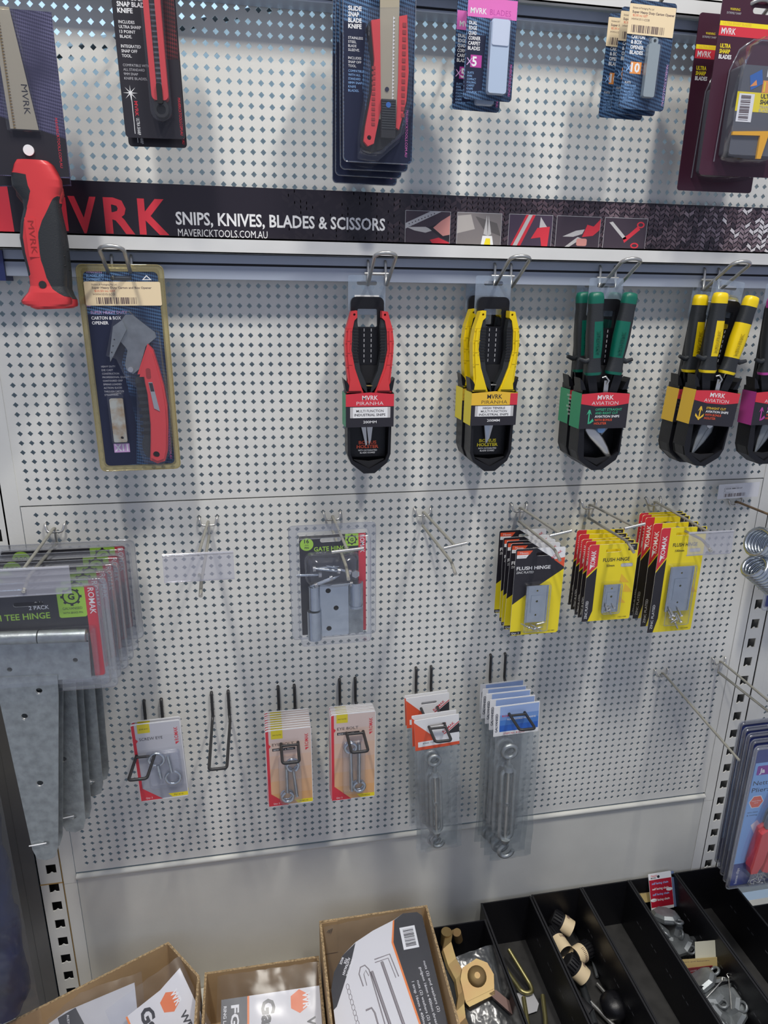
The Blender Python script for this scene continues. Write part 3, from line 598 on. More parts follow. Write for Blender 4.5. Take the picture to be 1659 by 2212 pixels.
def bag_turn(kind):
    t = thing('turnbuckle_bag', '', 'hardware bag'); Y = -.12; w = 74 if kind == 'red' else 78; hh = 58; hb = 268 if kind == 'red' else 318
    b = MB(); card(b, w, hh, wht, 1, .8, (2, -14, 27, 5))
    if kind == 'red':
        b.poly([(-w / 2, -4), (-w / 2 + 22, -26), (-w / 2 + 34, -38), (-w / 2 + 34, -42), (-w / 2 + 5, -42), (-w / 2 + 5, -52), (w / 2, -52), (w / 2, -hh), (-w / 2, -hh)], Y, orgr)
        b.poly([(w / 2, -16), (w / 2, -34), (w / 2 - 22, -34)], Y, blk); b.poly([(w / 2, -13), (w / 2, -15), (w / 2 - 24, -34), (w / 2 - 27, -34)], Y, redp)
        b.text('ROMAK', 11, -32, 5, Y - .1, redp, 25, 40, .03); b.text('875550  TURNBUCKLE', -24, -47, 2.4, Y - .1, blk, 34); b.text('Qty 1', 4, -51, 2, Y - .1, gry)
    else:
        z = [-8, -18, -28, -38, -50]; cs = [(.32, .44, .72), (.16, .30, .62), (.06, .20, .56), (.02, .12, .50)]
        for i in range(4): b.rect(-w / 2 + 10, w / 2 - 1, z[i + 1], z[i] if i else -2, Y, mat('blue_band_%d' % i, cs[i], .35))
        vtext(b, 'GALVANISED', -w / 2 + 6.5, -50, 4, Y - .1, nav, 36, True, .02); b.text('ROMAK', -w / 2 + 14, -22, 4, Y - .1, redp, 22, 0, .03)
        b.text('TURNBUCKLE HOOK/EYE', -w / 2 + 22, -29, 3.2, Y - .1, wht, 50, 0, .02); b.text('ITEM No. 816250', -w / 2 + 18, -56, 3.6, Y - .1, redp, 36)
    b.build('header_card', t)
    b = MB(); b.T = Matrix.Translation((-8 if kind == 'red' else -13, -9, 0)); turnbuckle(b, -75 if kind == 'red' else -84, -hb + (16 if kind == 'red' else 14), 9 if kind == 'red' else 11.5); b.build('turnbuckle', t)
    b = MB(); n = 9; nz = 14; vs = []
    for side in (-1, 1):
        for j in range(nz + 1):
            for i in range(n + 1):
                x = -w / 2 + 1 + (w - 2) * i / n; z = -hh + 4 - (hb - hh) * j / nz; q = sin(pi * i / n) * min(1, j / 3, (nz - j) / 2 + .1)
                vs.append((x + sin(j * 1.3) * .8, -6 + side * (q * 9 + .4) + sin(i * 2.1 + j) * .7, z))
    k = (n + 1) * (nz + 1); fs = []
    for s_ in range(2):
        for j in range(nz):
            for i in range(n): a = s_ * k + j * (n + 1) + i; fs.append((a, a + 1, a + n + 2, a + n + 1))
    b.add(vs, fs, film, True); b.build('bag', t); return t
pk = bag_turn('red')
stack(pk, [(.581, -.100, .8655, -4, 1), (.579, -.091, .868, -3), (.579, -.048, .873, -3), (.578, -.041, .874, -3)], 'bagged turnbuckle under red and white header card, %s of four', 'red headed turnbuckle bags')
pk = bag_turn('blue')
stack(pk, [(.716, -.101, .8765, -2, 1), (.715, -.083, .8775, -1), (.714, -.066, .878, -1), (.713, -.050, .877, 0), (.714, -.034, .877, -2)], 'bagged turnbuckle under blue header card, %s of five', 'blue headed turnbuckle bags')
# ---- gate hinge pack
t = thing('gate_hinge_pack', 'clear blister pack of a galvanised gate hinge with a bag of coach screws', 'hinge pack', (.4165, -.100, 1.2005), (0, R(-.6), 0))
b = MB(); Y = -.12; b.T = Matrix.Translation((0, 0, -16)); card(b, 95, 155, blk, 1.5, .6, (-3, -8, 30, 6)); b.rect(37, 47.5, -154, -.5, Y, redp); b.rect(18, 37, -19, -.5, Y, lime)
b.poly(circ(-37, -13, 9.5, 20), Y, lime); b.text('16', -37, -11, 6, Y - .1, blk, None, 0, .02, 'C'); b.text('mm', -37, -15, 2.6, Y - .1, blk, None, 0, 0, 'C'); b.text('PIN', -37, -19.5, 3, Y - .1, blk, None, 0, .02, 'C')
b.poly(gear(27.5, -9.5, 8), Y - .1, blk, [circ(27.5, -9.5, 5.2)]); b.text('G', 27.5, -12, 5, Y - .1, blk, None, 0, .03, 'C'); b.text('GATE HINGE', -27, -24, 6.6, Y - .1, lime, 50, 0, .02); b.text('75MM / 3"', -24, -28, 2.5, Y - .1, gry)
vtext(b, 'ROMAK', 39.5, -3, 6.4, Y - .1, wht, 27, False, .03); b.build('card', t)
b = MB(); b.T = Matrix.Translation((0, -5, 0))
b.prism(rr(-27, 20, -170, -88, 2), -5, -1, zinc, [circ(-9, -98, 3.8), circ(2, -126, 3.8), circ(-9, -158, 3.8)]); b.prism(rr(20, 42, -170, -88, 1), -3, -1, galv)
b.cyl((-29, -8, -88), (-29, -8, -124), 8, zinc, 20); b.cyl((-30, -8, -126), (-30, -8, -171), 10.5, zinc, 20); b.cyl((31, -8, -86), (31, -8, -122), 8.5, zinc, 20); b.tube([(31, -8, -122), (31, -8, -125)], [10, 10], zinc, 20); b.build('hinge', t)
b = MB(); rn = random.Random(5)
for i, (x, z, a) in enumerate(((-26, -63, 2), (-22, -72, 178), (20, -70, 160), (-6, -78, 200), (-24, -86, 20), (22, -88, 182), (4, -66, 170))):
    screw(b, x, z, a, 34, 2.4, -9 - i, zinc, False); dx, dz = cos(R(a)), sin(R(a)); b.tube([(x - dx * 4, -9 - i, z - dz * 4), (x, -9 - i, z)], 4.6, chrome, 6)
b.tube([(30, -14, -72), (30, -18, -72)], 6, chrome, 6); b.build('coach_screws', t)
b = MB(); b.dome(rr(-42, 38, -90, -40, 12), -2, 22, filmc, (0, 5, 14)); b.build('screw_bag', t)
b = MB(); b.prism(rr(-62, 62, -177, 0, 6), -.9, -.4, clrd, [rr(-50, 50, -174, -10, 3)]); b.dome(rr(-52, 52, -175, -8, 4), -.4, 30, clr, (0, 1.5, 3)); b.tube([(x, -.8, z) for x, z in rr(-62, 62, -177, 0, 6)], .5, clrd, 5, True)
b.tube([(x, -30, z) for x, z in rr(-50, 50, -173, -10, 4)], .7, clrd, 5, True); b.build('blister', t)
# ---- tee hinge packs with the long straps hanging below
def pack_tee(strap, w=166, tilt=0, tag_l='2 PACK', sx=0):
    t = thing('tee_hinge_pack', '', 'hinge pack'); Y = -.12; b = MB(); card(b, w, 132, blk, 4, .6, (0, -22, 36, 6))
    b.poly([(w / 2 - 14, 0), (w / 2 - 3, 0), (w / 2, -3), (w / 2, -129), (w / 2 - 3, -132), (w / 2 - 14, -132)], Y, redp); b.prism(rr(w / 2 - 48, w / 2 - 14, -44, -.5, 3), Y, Y - .01, lime, back=False)
    b.poly(gear(w / 2 - 31, -15, 13, 8), Y - .1, blk, [circ(w / 2 - 31, -15, 9)]); b.text('G', w / 2 - 31, -19, 8.5, Y - .1, blk, None, 0, .03, 'C'); b.text('GALVANISED', w / 2 - 31, -33, 3.6, Y - .1, blk, 24, 0, 0, 'C'); b.text('WITH BRASS PIN', w / 2 - 31, -39, 3, Y - .1, blk, 24, 0, 0, 'C')
    vtext(b, 'ROMAK', w / 2 - 10, -4, 7.5, Y - .1, wht, 37, False, .03); b.text(tag_l, 24, -30, 5.4, Y - .1, wht, 24, 0, .01, 'R'); b.text('HIGH TEE HINGE', 24, -43, 8.6, Y - .1, lime, 84, 0, .02, 'R')
    b.poly(circ(-w / 2 + 26, -14, 12, 20), Y - .05, lime); b.text('300', -w / 2 + 26, -18, 8, Y - .1, blk, None, 0, .02, 'C'); b.build('card', t)
    b = MB(); b.T = Matrix.Translation((-10, -8, 0)) @ Matrix.Rotation(R(tilt), 4, 'Y')
    b.prism(rr(-82, 82, -126, -70, 1.5), -2.5, 0, galv, [circ(64, -98, 3.2, 12), circ(-16, -108, 3.2, 12), circ(-64, -98, 3.2, 12)])
    b.cyl((-80, -4, -62), (22, -4, -62), 8.5, galv, 20); b.cyl((23.5, -4, -62), (80, -4, -62), 8.5, galv, 20); b.box(-82, 82, -2.5, 0, -72, -60, galv); b.build('hinge_plate', t)
    b = MB(); b.T = Matrix.Translation((-6 + sx, -10, 0)) @ Matrix.Rotation(R(tilt), 4, 'Y'); L = strap
    b.prism([(-37, -118), (37, -118), (36, -150), (17, -118 - L * .93), (12, -118 - L * .985), (0, -118 - L), (-12, -118 - L * .985), (-17, -118 - L * .93), (-36, -150)], -2.5, 0, galv,
            [circ(13, -140, 4.2, 14), circ(-8, -118 - L * .20, 4.2, 14), circ(2, -118 - L * .56, 4.6, 14), circ(2, -118 - L * .90, 4.2, 14)])
    for cx, cz in ((13, -140), (-8, -118 - L * .20), (2, -118 - L * .56), (2, -118 - L * .90)): b.tube([(cx, -2.6, cz), (cx, -1.2, cz)], [5.2, 3.9], chrome, 16, caps=False)
    b.tube([(-20, -4, -118 - L * .9 - 1), (-8, -6, -118 - L * .9 + 2), (2, -2, -118 - L * .9)], .9, wht, 6); b.build('hinge_strap', t)
    b = MB(); b.dome(rr(-w / 2 + 5, w / 2 - 4, -128, -56, 5), -.3, 24, clr, (0, 2, 4)); b.prism(rr(-w / 2 - 8, w / 2 + 14, -150, 8, 8), -1.0, -.5, clrd, [rr(-w / 2 + 1, w / 2 - 1, -131, -1, 4)])
    b.dome(rr(-w / 2 - 1, w / 2 + 8, -142, 3, 7), -.4, 9, clrd, (0, 1, 2.5), cap=clr); b.tube([(x, -.8, z) for x, z in rr(-w / 2 - 8, w / 2 + 14, -150, 8, 8)], .8, clrd, 5, True); b.build('blister', t); return t
t0 = pack_tee(296, tilt=2.5); t1 = pack_tee(292, tilt=-1.5, sx=-6); t2 = pack_tee(272, tilt=-3, sx=-4)
spots = [(t0, (.0215, -.150, 1.1500)), (None, (.022, -.128, 1.150)), (t1, (.028, -.106, 1.151)), (None, (.032, -.084, 1.152)), (t2, (.036, -.062, 1.156)), (None, (.040, -.034, 1.160))]
src = t0
for i, (r_, loc) in enumerate(spots):
    lab = 'galvanised tee hinge blister pack with green badge, %s of six' % ('frontmost' if i == 0 else 'rearmost' if i == 5 else ORD[i])
    if r_: r_.location = loc; r_['label'] = lab; r_['group'] = 'tee hinge blister packs'; src = r_
    else: dup(src, loc, None, lab)['group'] = 'tee hinge blister packs'

# ================================================================= MIDDLE ROW: carton opener and snips
b = MB(); Y = -.12
t = thing('carton_opener_pack', 'old yellowed blister pack of a red carton and box opener with cream price label', 'tool pack', (.157, -.058, 1.541), (0, R(-.6), 0))
b.prism(rr(-47, 47, -259, -4, 5), 0, .6, carbon_b, [slot(0, -16, 26, 6)]); b.poly([(-46, -60), (10, -60), (-10, -120), (0, -200), (-5, -256), (-44, -258), (-46, -254)], Y * .5, nav)
b.rect(-46.5, -40, -50, -30, Y, lpink); b.text('WARNING', -41, -10, 3, Y, lpink, 19); b.text('BLADES ARE', -41, -14.5, 3, Y, lblu, 21); b.text('EXTREMELY', -41, -19, 3, Y, lblu, 20); b.text('SHARP', -37, -23.5, 3, Y, lblu, 12)
b.text('SUPER HEAVY DUTY', -41, -59, 3.6, Y, lpink, 44); b.text('CARTON & BOX', -41, -66, 4, Y, wht, 36, 0, .02); b.text('OPENER', -41, -72, 4, Y, wht, 20, 0, .02)
for i, s_ in enumerate(('HEAVY DUTY', 'DIE CAST', 'CONSTRUCTION', 'PROFESSIONAL QUALITY', 'CONTOURED GRIP', 'SPRING LOADED', 'ACTION SLICES', 'THROUGH CARTON', 'STRAPPING.')): b.text(s_, -36, -126 - i * 4.6, 2.4, Y, gry, len(s_) * 1.75)
b.poly([(25, -18), (31, -12), (37, -18)], Y, wht, [[(27.5, -17), (31, -13.6), (34.5, -17)]]); b.rect(-32, -12, -239, -227, Y, lpink); b.text('X11', -31, -237, 9, Y - .05, wht, 17, 0, .03); vtext(b, 'MAVERICKTOOLS.COM.AU', 39, -202, 3, Y, pink, 48, False); b.poly([(38, -200), (40, -196), (39, -195)], Y, wht)
b.build('card', t)
b = MB(); b.prism(rr(-45, 47, -49, -20, 2), -1.4, -1.1, crm); Y2 = -1.5; b.text('Stickers & Packaging Pty Ltd', -36, -24.5, 2, Y2, barcode, 30); b.text('Super Heavy Duty Carton and Box Opener', -36, -28.5, 2.5, Y2, barcode, 72, 0, .02)
b.text('$20.50 inc GST', -33, -32.5, 2.6, Y2, orgr, 25); b.text('HWH1010-SCO', -35, -36.5, 2.6, Y2, barcode, 26); bars(b, -32, -47, 48, 8, Y2); b.build('price_label', t)
b = MB(); b.prism([(-22, -116), (-8, -72), (2, -60), (10, -60), (36, -82), (37, -88), (23, -99), (12, -128), (4, -134), (-3, -130), (-5, -122), (0, -104), (-2, -100), (-8, -92), (-18, -112)], -9, -5, cast)
b.prism([(-22, -110), (-14, -74), (-2, -66), (2, -78), (-10, -98), (-22, -118)], -12, -9, cast); b.cyl((2, -8, -128), (2, -13, -128), 3.4, chrome, 14)
for z in (-90, -98, -106): b.cyl((-14 - (z + 90) * .3 * -1, -11.5, z), (-14 - (z + 90) * .3 * -1, -12.4, z), .9, dark, 8)
b.build('cutter_head', t)
b = MB(); pts = [(10, -134), (26, -96), (32, -104), (37, -128), (41, -150), (43, -176), (42, -200), (38, -238), (34, -250), (24, -253), (15, -248), (18, -222), (20, -200), (20, -160), (17, -134)]
b.prism(pts, -14, -3, red, [circ(24, -240, 4.4, 14)]); b.prism([(p[0] * .86 + 4, p[1] * .94 - 11) for p in pts], -17, -14, red, [circ(24, -240, 4.4, 14)]); b.cyl((24, -10, -240), (24, -9.5, -240), 4.6, dark, 12)
b.poly(rr(21, 27, -140, -126, 2.6), -17.1, mat('dark_red', (.3, .02, .02), .5)); b.prism([(23, -144), (28, -144), (34, -182), (27, -178)], -17.8, -17, chrome); b.poly([(23.5, -145), (28, -145), (29.5, -156), (25, -156)], -17.9, blk); b.build('handle', t)
b = MB(); b.prism([(17, -134), (20, -160), (20, -200), (18, -222), (15, -246), (8, -240), (6, -226), (10, -215), (11, -190), (8, -165), (6, -140), (10, -136)], -12, -4, grip)
for i in range(8): b.box(7, 19, -12.6, -12, -150 - i * 9, -146 - i * 9, blackm)
b.build('grip', t)
b = MB(); b.prism(rr(-30, -13, -224, -166, 2), -6, -2, mat('blade_case', (.42, .43, .38), .4, noise=.5, nscale=90, c2=(.30, .20, .10)), [circ(-19, -218, 2, 10)]); b.build('spare_blade_case', t)
b = MB(); b.dome(rr(-33, -11, -228, -158, 3), -.5, 7, clr); b.dome([(-26, -108), (-12, -62), (8, -54), (42, -80), (44, -130), (48, -180), (44, -240), (30, -258), (8, -252), (2, -230), (6, -150), (-6, -136), (-14, -112)], -.5, 20, clr, (0, 1, 2))
b.prism(rr(-52, 52, -264, 0, 7), -.8, -.3, clry, [rr(-45, 45, -257, -8, 6), ]); b.tube([(x, -.7, z) for x, z in rr(-52, 52, -264, 0, 7)], .9, clry, 5, True)
b.build('blister', t)

def snip_body(kind):
    """black holster with printed sleeve; kind: red, yellow, green, gold, purple"""
    pir = kind in ('red', 'yellow'); w = 68 if pir else 74
    t = thing('industrial_snips' if pir else 'aviation_snips', '', 'snips'); b = MB(); D = 32
    # holster: shell with a window frame below the sleeve
    b.prism([(-w / 2 + 2, -130), (w / 2 - 2, -130), (w / 2 - 3, -215), (w / 2 - 8, -228), (8, -243), (-8, -243), (-w / 2 + 8, -228), (-w / 2 + 3, -215)], -D + 2, -D + 6, black,
            [[(-w / 2 + 6, -170), (w / 2 - 6, -170), (w / 2 - 7, -214), (w / 2 - 11, -224), (0, -236), (-w / 2 + 11, -224), (-w / 2 + 7, -214)]] if pir else [[(-w / 2 + 10, -178), (w / 2 - 4, -178), (w / 2 - 6, -216), (0, -238), (-w / 2 + 14, -224)]])
    b.prism([(-w / 2 + 2, -122), (w / 2 - 2, -122), (w / 2 - 3, -215), (w / 2 - 8, -228), (8, -243), (-8, -243), (-w / 2 + 8, -228), (-w / 2 + 3, -215)], -4, 0, black)
    out = [(-w / 2 + 2, -125), (-w / 2 + 3, -215), (-w / 2 + 8, -228), (-8, -243), (8, -243), (w / 2 - 8, -228), (w / 2 - 3, -215), (w / 2 - 2, -125)]
    k = len(out); b.add([(p[0], -D + 3, p[1]) for p in out] + [(p[0], -1, p[1]) for p in out], [(i, i + 1, i + 1 + k, i + k) for i in range(k - 1)], black)
    b.prism([(-w / 2 + 12, -223), (0, -214 - 12), (w / 2 - 12, -223), (0, -236)], -D + 5, -D + 9, blackm)
    for s_ in (-1, 1): b.prism([(s_ * (w / 2 - 1), -125), (s_ * (w / 2 + 2), -108), (s_ * (w / 2 - 4), -114), (s_ * (w / 2 - 9), -125)][::1 if s_ > 0 else -1], -D + 6, -6, black)
    # strap column rising behind the handles
    b.prism(rr(-23, 23, -135, 0, 8) , -6, 0, black, [rr(-14, 14, -40, -16, 2)]); b.prism([(-15, -125), (15, -125), (13, -44), (-13, -44)], -8, -6, black)
    for i in range(7):
        for s_ in (-1, 1): b.box(s_ * 5 - .5, s_ * 5 + .5, -8.4, -8, -46 - i * 7, -42 - i * 7, gry)
    b.prism([(-13, -92), (13, -92), (11, -116), (-11, -116)], -12, -8, blackm)
    b.build('holster', t)
    # sleeve
    b = MB(); z1, z0 = (-128, -175) if pir else (-129, -180); Y = -D - .9; x = w / 2
    b.prism([(-x, z0), (x, z0), (x, z1 - 1), (0, z1 + 1.5), (-x, z1 - 1)], -D - .6, -D, blk); side = {'red': grnp, 'yellow': yelp, 'green': grnp, 'gold': yeld, 'purple': mag}[kind]
    b.add([(-x, -D - .6, z0), (-x, -D - .6, z1), (-x - 1, -2, z1), (-x - 1, -2, z0)], [(0, 1, 2, 3)], side); b.add([(x, -D - .6, z0), (x, -D - .6, z1), (x + 1, -2, z1), (x + 1, -2, z0)], [(0, 1, 2, 3)], side)
    def stx(s, y_, z, cap, wd, m):   # writing on the left flank of the sleeve
        T0 = b.T; b.T = Matrix.Translation((-x - .7, -D + y_, z)) @ Matrix.Rotation(R(-90), 4, 'Z'); b.text(s, 0, 0, cap, 0, m, wd); b.T = T0
    for i in range(6): stx(('CUTTING', 'STRAIGHT', 'AND WIDE', 'CURVES', 'LIMITED', 'STEEL')[i] if not pir else ('HIGH', 'TENSILE', 'MULTI', 'USE', 'CUTS', 'STEEL')[i], 26, z1 - 9 - i * (5.4 if not pir else 6), 2.8, -19 + (i % 3) * 3, wht if kind in ('red', 'green', 'purple') else blk)
    if pir:
        cb = redp if kind == 'red' else yeld; b.poly([(-x, z1 - 1), (-x, z1 - 18), (x, z1 - 18), (x, z1 - 1), (0, z1 + 1.5)], Y, cb)
        if kind == 'yellow': b.rect(x - 11, x, z1 - 18, z1 - 1.5, Y - .02, redp)
        b.text('MVRK', 0, z1 - 9, 6.4, Y - .1, wht if kind == 'red' else blk, 22, 0, .03, 'C'); b.text('PIRANHA', 0, z1 - 16, 5, Y - .1, wht if kind == 'red' else blk, 38, 0, -.012, 'C')
        b.rect(-x + 6, x - 5, z1 - 34, z1 - 19, Y - .02, MT['print_steel']); b.rect(-x + 10, x - 9, z1 - 34, z1 - 19, Y - .05, wht)
        L = ('MULTI FUNCTION', 'INDUSTRIAL SNIPS') if kind == 'red' else ('HIGH TENSILE', 'MULTI FUNCTION', 'INDUSTRIAL SNIPS')
        for i, s_ in enumerate(L): b.text(s_, 0, z1 - (26 if len(L) == 2 else 23.6) - i * (5.4 if len(L) == 2 else 4.6), 3.5 if len(L) == 2 else 3.1, Y - .1, blk, len(s_) * 2.75, 0, .02, 'C')
        b.text('200MM', 0, z1 - 41.5, 3.6, Y - .1, wht, 19, 0, .02, 'C')
    else:
        b.poly([(-x, z1 - 1), (-x, z1 - 15), (-x * .4, z1 - 18.5), (x * .4, z1 - 18.5), (x, z1 - 15), (x, z1 - 1), (0, z1 + 1.5)], Y, redp)
        b.text('MVRK', 0, z1 - 9, 6.6, Y - .1, wht, 25, 0, .03, 'C'); b.text('AVIATION', 0, z1 - 16.5, 5.2, Y - .1, wht, 41, 0, -.012, 'C')
        c = {'green': mat('green_ink', (.05, .40, .22), .4), 'gold': yeld, 'purple': mag}[kind]
        if kind == 'green': L = (('OFFSET STRAIGHT', c), ('AND RIGHT CUT', c), ('AVIATION SNIPS', wht), ('WITH BONUS', orgr), ('HOLSTER', orgr))
        else: L = (('STRAIGHT CUT', c), ('AVIATION SNIPS', wht), ('WITH BONUS', orgr), ('HOLSTER', orgr))
        for i, (s_, m_) in enumerate(L): b.text(s_, -14, z1 - (25 if kind == 'green' else 27) - i * 5, 3.4, Y - .1, m_, len(s_) * 2.75, 0, .02)
        b.poly([(-24, z1 - 44), (-22, z1 - 44), (-22, z1 - 28), (-19, z1 - 31), (-22, z1 - 23.5), (-24, z1 - 23.5), (-27, z1 - 31), (-24, z1 - 28)], Y - .1, c)
        b.poly([(-24, z1 - 40), (-30, z1 - 34), (-30, z1 - 38), (-24, z1 - 43)], Y - .1, c) if kind == 'gold' else b.poly([(-22, z1 - 42), (-17, z1 - 36), (-15, z1 - 40), (-21, z1 - 44)], Y - .1, c)
        if kind == 'gold': b.poly([(-22, z1 - 40), (-16, z1 - 34), (-16, z1 - 38), (-22, z1 - 43)], Y - .1, c)
    b.build('sleeve', t)
    # holster printing on the window's foot
    b = MB(); cc = {'red': orgr, 'yellow': yelp, 'green': redp, 'gold': redp, 'purple': redp}[kind]; zz = -208
    b.text('BONUS', 0, zz + 5, 4.6, -D + 1.5 if not pir else -14, cc, 26, 0, .04, 'C'); b.text('HOLSTER', 0, zz - 1, 4.6, -D + 1.5 if not pir else -14, cc, 32, 0, .04, 'C'); b.text('WITH INTEGRATED', 0, zz - 5.5, 2.4, -14, wht, 28, 0, .01, 'C'); b.text('BLADE GUARD', 0, zz - 9, 2.4, -14, wht, 22, 0, .01, 'C')
    b.rect(-26, 26, -170 - 52, -170, -13, black); b.build('window_print', t) if pir else None
    # blades
    b = MB()
    if pir:
        if kind == 'red': b.prism([(-12, -170), (-4, -170), (-2, -202), (-4, -204)], -22, -20, chrome); b.prism([(-3, -170), (7, -170), (4, -196), (1, -204)], -20, -18, chrome)
        else: b.prism([(-10, -170), (6, -170), (0, -196), (-5, -204)], -21, -19, chrome); b.prism([(-10, -172), (0, -172), (-3, -203)], -22, -21, zinc)
    elif kind == 'green':
        b.loft([(-12, -20, -176, 8, 3), (-12, -22, -184, 11, 4), (-3, -24, -196, 11, 4), (9, -24, -210, 8, 3.4), (20, -22, -224, 4.5, 2), (24, -21, -230, 1.5, 1)], chrome, 14, 2); b.prism([(2, -176), (20, -176), (6, -192), (0, -184)], -22, -19, cast); b.cyl((2, -22, -182), (2, -27, -182), 6, lblu, 16)
    else:
        b.loft([(2, -22, -176, 10, 3), (-4, -22, -190, 7, 3), (-8, -22, -205, 5, 2.5), (-13, -22, -228, 1, 1)], cast, 12, 2); b.loft([(6, -20, -176, 10, 3), (4, -20, -192, 10, 3), (-2, -20, -208, 7, 2.5), (-10, -20, -226, 1, 1)], cast, 12, 2); b.cyl((4, -22, -180), (4, -26, -180), 5.5, chrome, 6)
    b.build('blades', t)
    if pir:
        m1 = red if kind == 'red' else yel
        for s_ in (-1, 1):
            b = MB(); prof = [(-128, 19, 8), (-118, 25, 8), (-105, 27, 6.5), (-90, 29.5, 5.5), (-70, 31, 5), (-50, 30, 5), (-34, 27, 5), (-24, 24, 5), (-18, 22, 4.5)]
            b.prism([(s_ * 8, -128), (s_ * 32, -128), (s_ * 30, -112), (s_ * 33, -80), (s_ * 34, -60), (s_ * 32, -42), (s_ * 27, -26), (s_ * 25, -19), (s_ * 17, -18), (s_ * 17, -27), (s_ * 21, -31), (s_ * 24, -45), (s_ * 25, -70), (s_ * 20, -95), (s_ * 12, -118)][::s_], -25, -10, m1, [circ(s_ * 21, -23, 1.6, 10)])
            b.prism([(s_ * 11, -125), (s_ * 29, -125), (s_ * 27, -110), (s_ * 30, -80), (s_ * 31, -60), (s_ * 29.5, -42), (s_ * 26.5, -45), (s_ * 28, -70), (s_ * 23, -95)][::s_], -27, -25, m1)
            for z in (-42, -58, -74, -90): b.box(min(s_ * 24, s_ * 33.6), max(s_ * 24, s_ * 33.6), -27.3, -26.9, z, z + .7, mat(m1.name + '_groove', tuple(v * .6 for v in m1.node_tree.nodes['Principled BSDF'].inputs[0].default_value[:3]), .5))
            hd = b.build('handle', t)
            b = MB(); b.prism([(s_ * 2, -130), (s_ * 12, -118), (s_ * 20, -95), (s_ * 25, -70), (s_ * 24, -45), (s_ * 21, -31), (s_ * 17, -29), (s_ * 15, -45), (s_ * 16.5, -72), (s_ * 12, -98), (s_ * 4, -116)][::s_], -23, -10, grip)
            for i in range(12): b.box(min(s_ * 15, s_ * 22), max(s_ * 15, s_ * 22), -23.6, -23, -86 + i * 4, -84 + i * 4, blackm)
            b.build('inner_grip', hd)
        b = MB(); b.tube([(2.6 * cos(i * .8) * 1.0 + (i - 9) * .25, -20 + 3.4 * sin(i * .8), -119 + 0 * i) for i in range(28)], .7, brass if kind == 'red' else chrome, 5); b.build('spring', t)
    else:
        m1 = {'green': grn, 'gold': yel, 'purple': mag}[kind]
        for s_ in (-1, 1):
            b = MB(); a = R(-5 * s_ if s_ > 0 else 3); b.T = Matrix.Translation((s_ * 25, -22, 0)) @ Matrix.Rotation(R(3.5 * s_ + (3 if s_ > 0 else 0)), 4, 'Y')
            def mm(cx, z, sy, s_=s_):
                if z > -4 + (0 if kind == 'green' else 0) or z < -99.5: return m1
                if -82 < z < -30 and ((cx * s_ < .35 and sy < .2) if kind != 'gold' or s_ < 0 else (cx < .75)): return m1
                return grip
            secs = [(0, 0, 9, 6, 5), (0, 0, 7.5, 9, 8), (0, 0, 2, 10.5, 9), (0, 0, -6, 10.5, 9.2), (0, 0, -15, 10, 9), (0, 0, -30, 11, 9.5), (0, 0, -34, 11, 9.5), (0, 0, -50, 11.5, 10), (0, 0, -66, 11, 9.6), (0, 0, -80, 10, 9), (0, 0, -84, 10, 9), (0, 0, -94, 11, 9), (0, 0, -99, 12.5, 9.5), (0, 0, -100, 12.5, 9.5), (0, 0, -104, 11, 9)]
            b.loft(secs, mm, 20, 2.8); b.tube([(s_ * 6, -2, -82), (s_ * 14, -3, -84), (s_ * 23, -3, -80)], [4.5, 3.6, 2.6], grip, 8)
            vtext(b, 'MVRK', -s_ * 2 + 2.5, -74 if s_ > 0 else -72, 6, -10.9, mat(m1.name + '_letters', tuple(v * .55 for v in m1.node_tree.nodes['Principled BSDF'].inputs[0].default_value[:3]), .5), 30, True, .02)
            b.build('handle', t)
            b = MB(); b.prism([(s_ * 28, -104), (s_ * 14, -104), (s_ * 4, -150), (s_ * 16, -150)][::-s_], -24, -20, black); b.build('tang', t)
        b = MB(); b.tube([(4, -25, -118), (6, -26, -112), (0, -26, -106), (-4, -24, -108)], 1.4, chrome, 6); b.prism([(0, -112), (7, -112), (7, -130), (0, -130)], -24, -23, chrome); b.build('latch', t)
    b = MB(); b.prism(rr(-26, 26, -24, 28, 3), .6, 1.0, clear('hang_tab', tint=(.90, .94, .97), haze=.20, gloss=.16, hazecol=(.50, .58, .68)), [slot(0, 18, 28, 6)]); b.rect(-17, 17, -4, 2, .5, wht) if kind in ('red', 'gold') else None; b.build('hang_tab', t)
    return t
s1 = snip_body('red'); s1.location = (.474, -.038, 1.5065); s1['label'] = 'snips with red handles in a black holster under a red paper sleeve'
pk = snip_body('yellow'); stack(pk, [(.6495, -.055, 1.5085, 0), (.6475, -.018, 1.510, 0)], 'multi function snips with slim yellow handles in a black holster, %s of the two', 'yellow handled multi function snips')
pk = snip_body('green'); stack(pk, [(.812, -.068, 1.508, 0), (.8135, -.026, 1.508, 0)], 'aviation snips with green and black handles in a black holster, %s of the two', 'green aviation snips')
pk = snip_body('gold'); stack(pk, [(1.003, -.068, 1.508, 5), (.998, -.030, 1.505, 4)], 'aviation snips with yellow and black handles, %s of the two', 'yellow and black aviation snips')
s5 = snip_body('purple'); s5.location = (1.103, -.055, 1.505); s5['label'] = 'aviation snips with magenta printed sleeve, cut by the right edge of the photo'
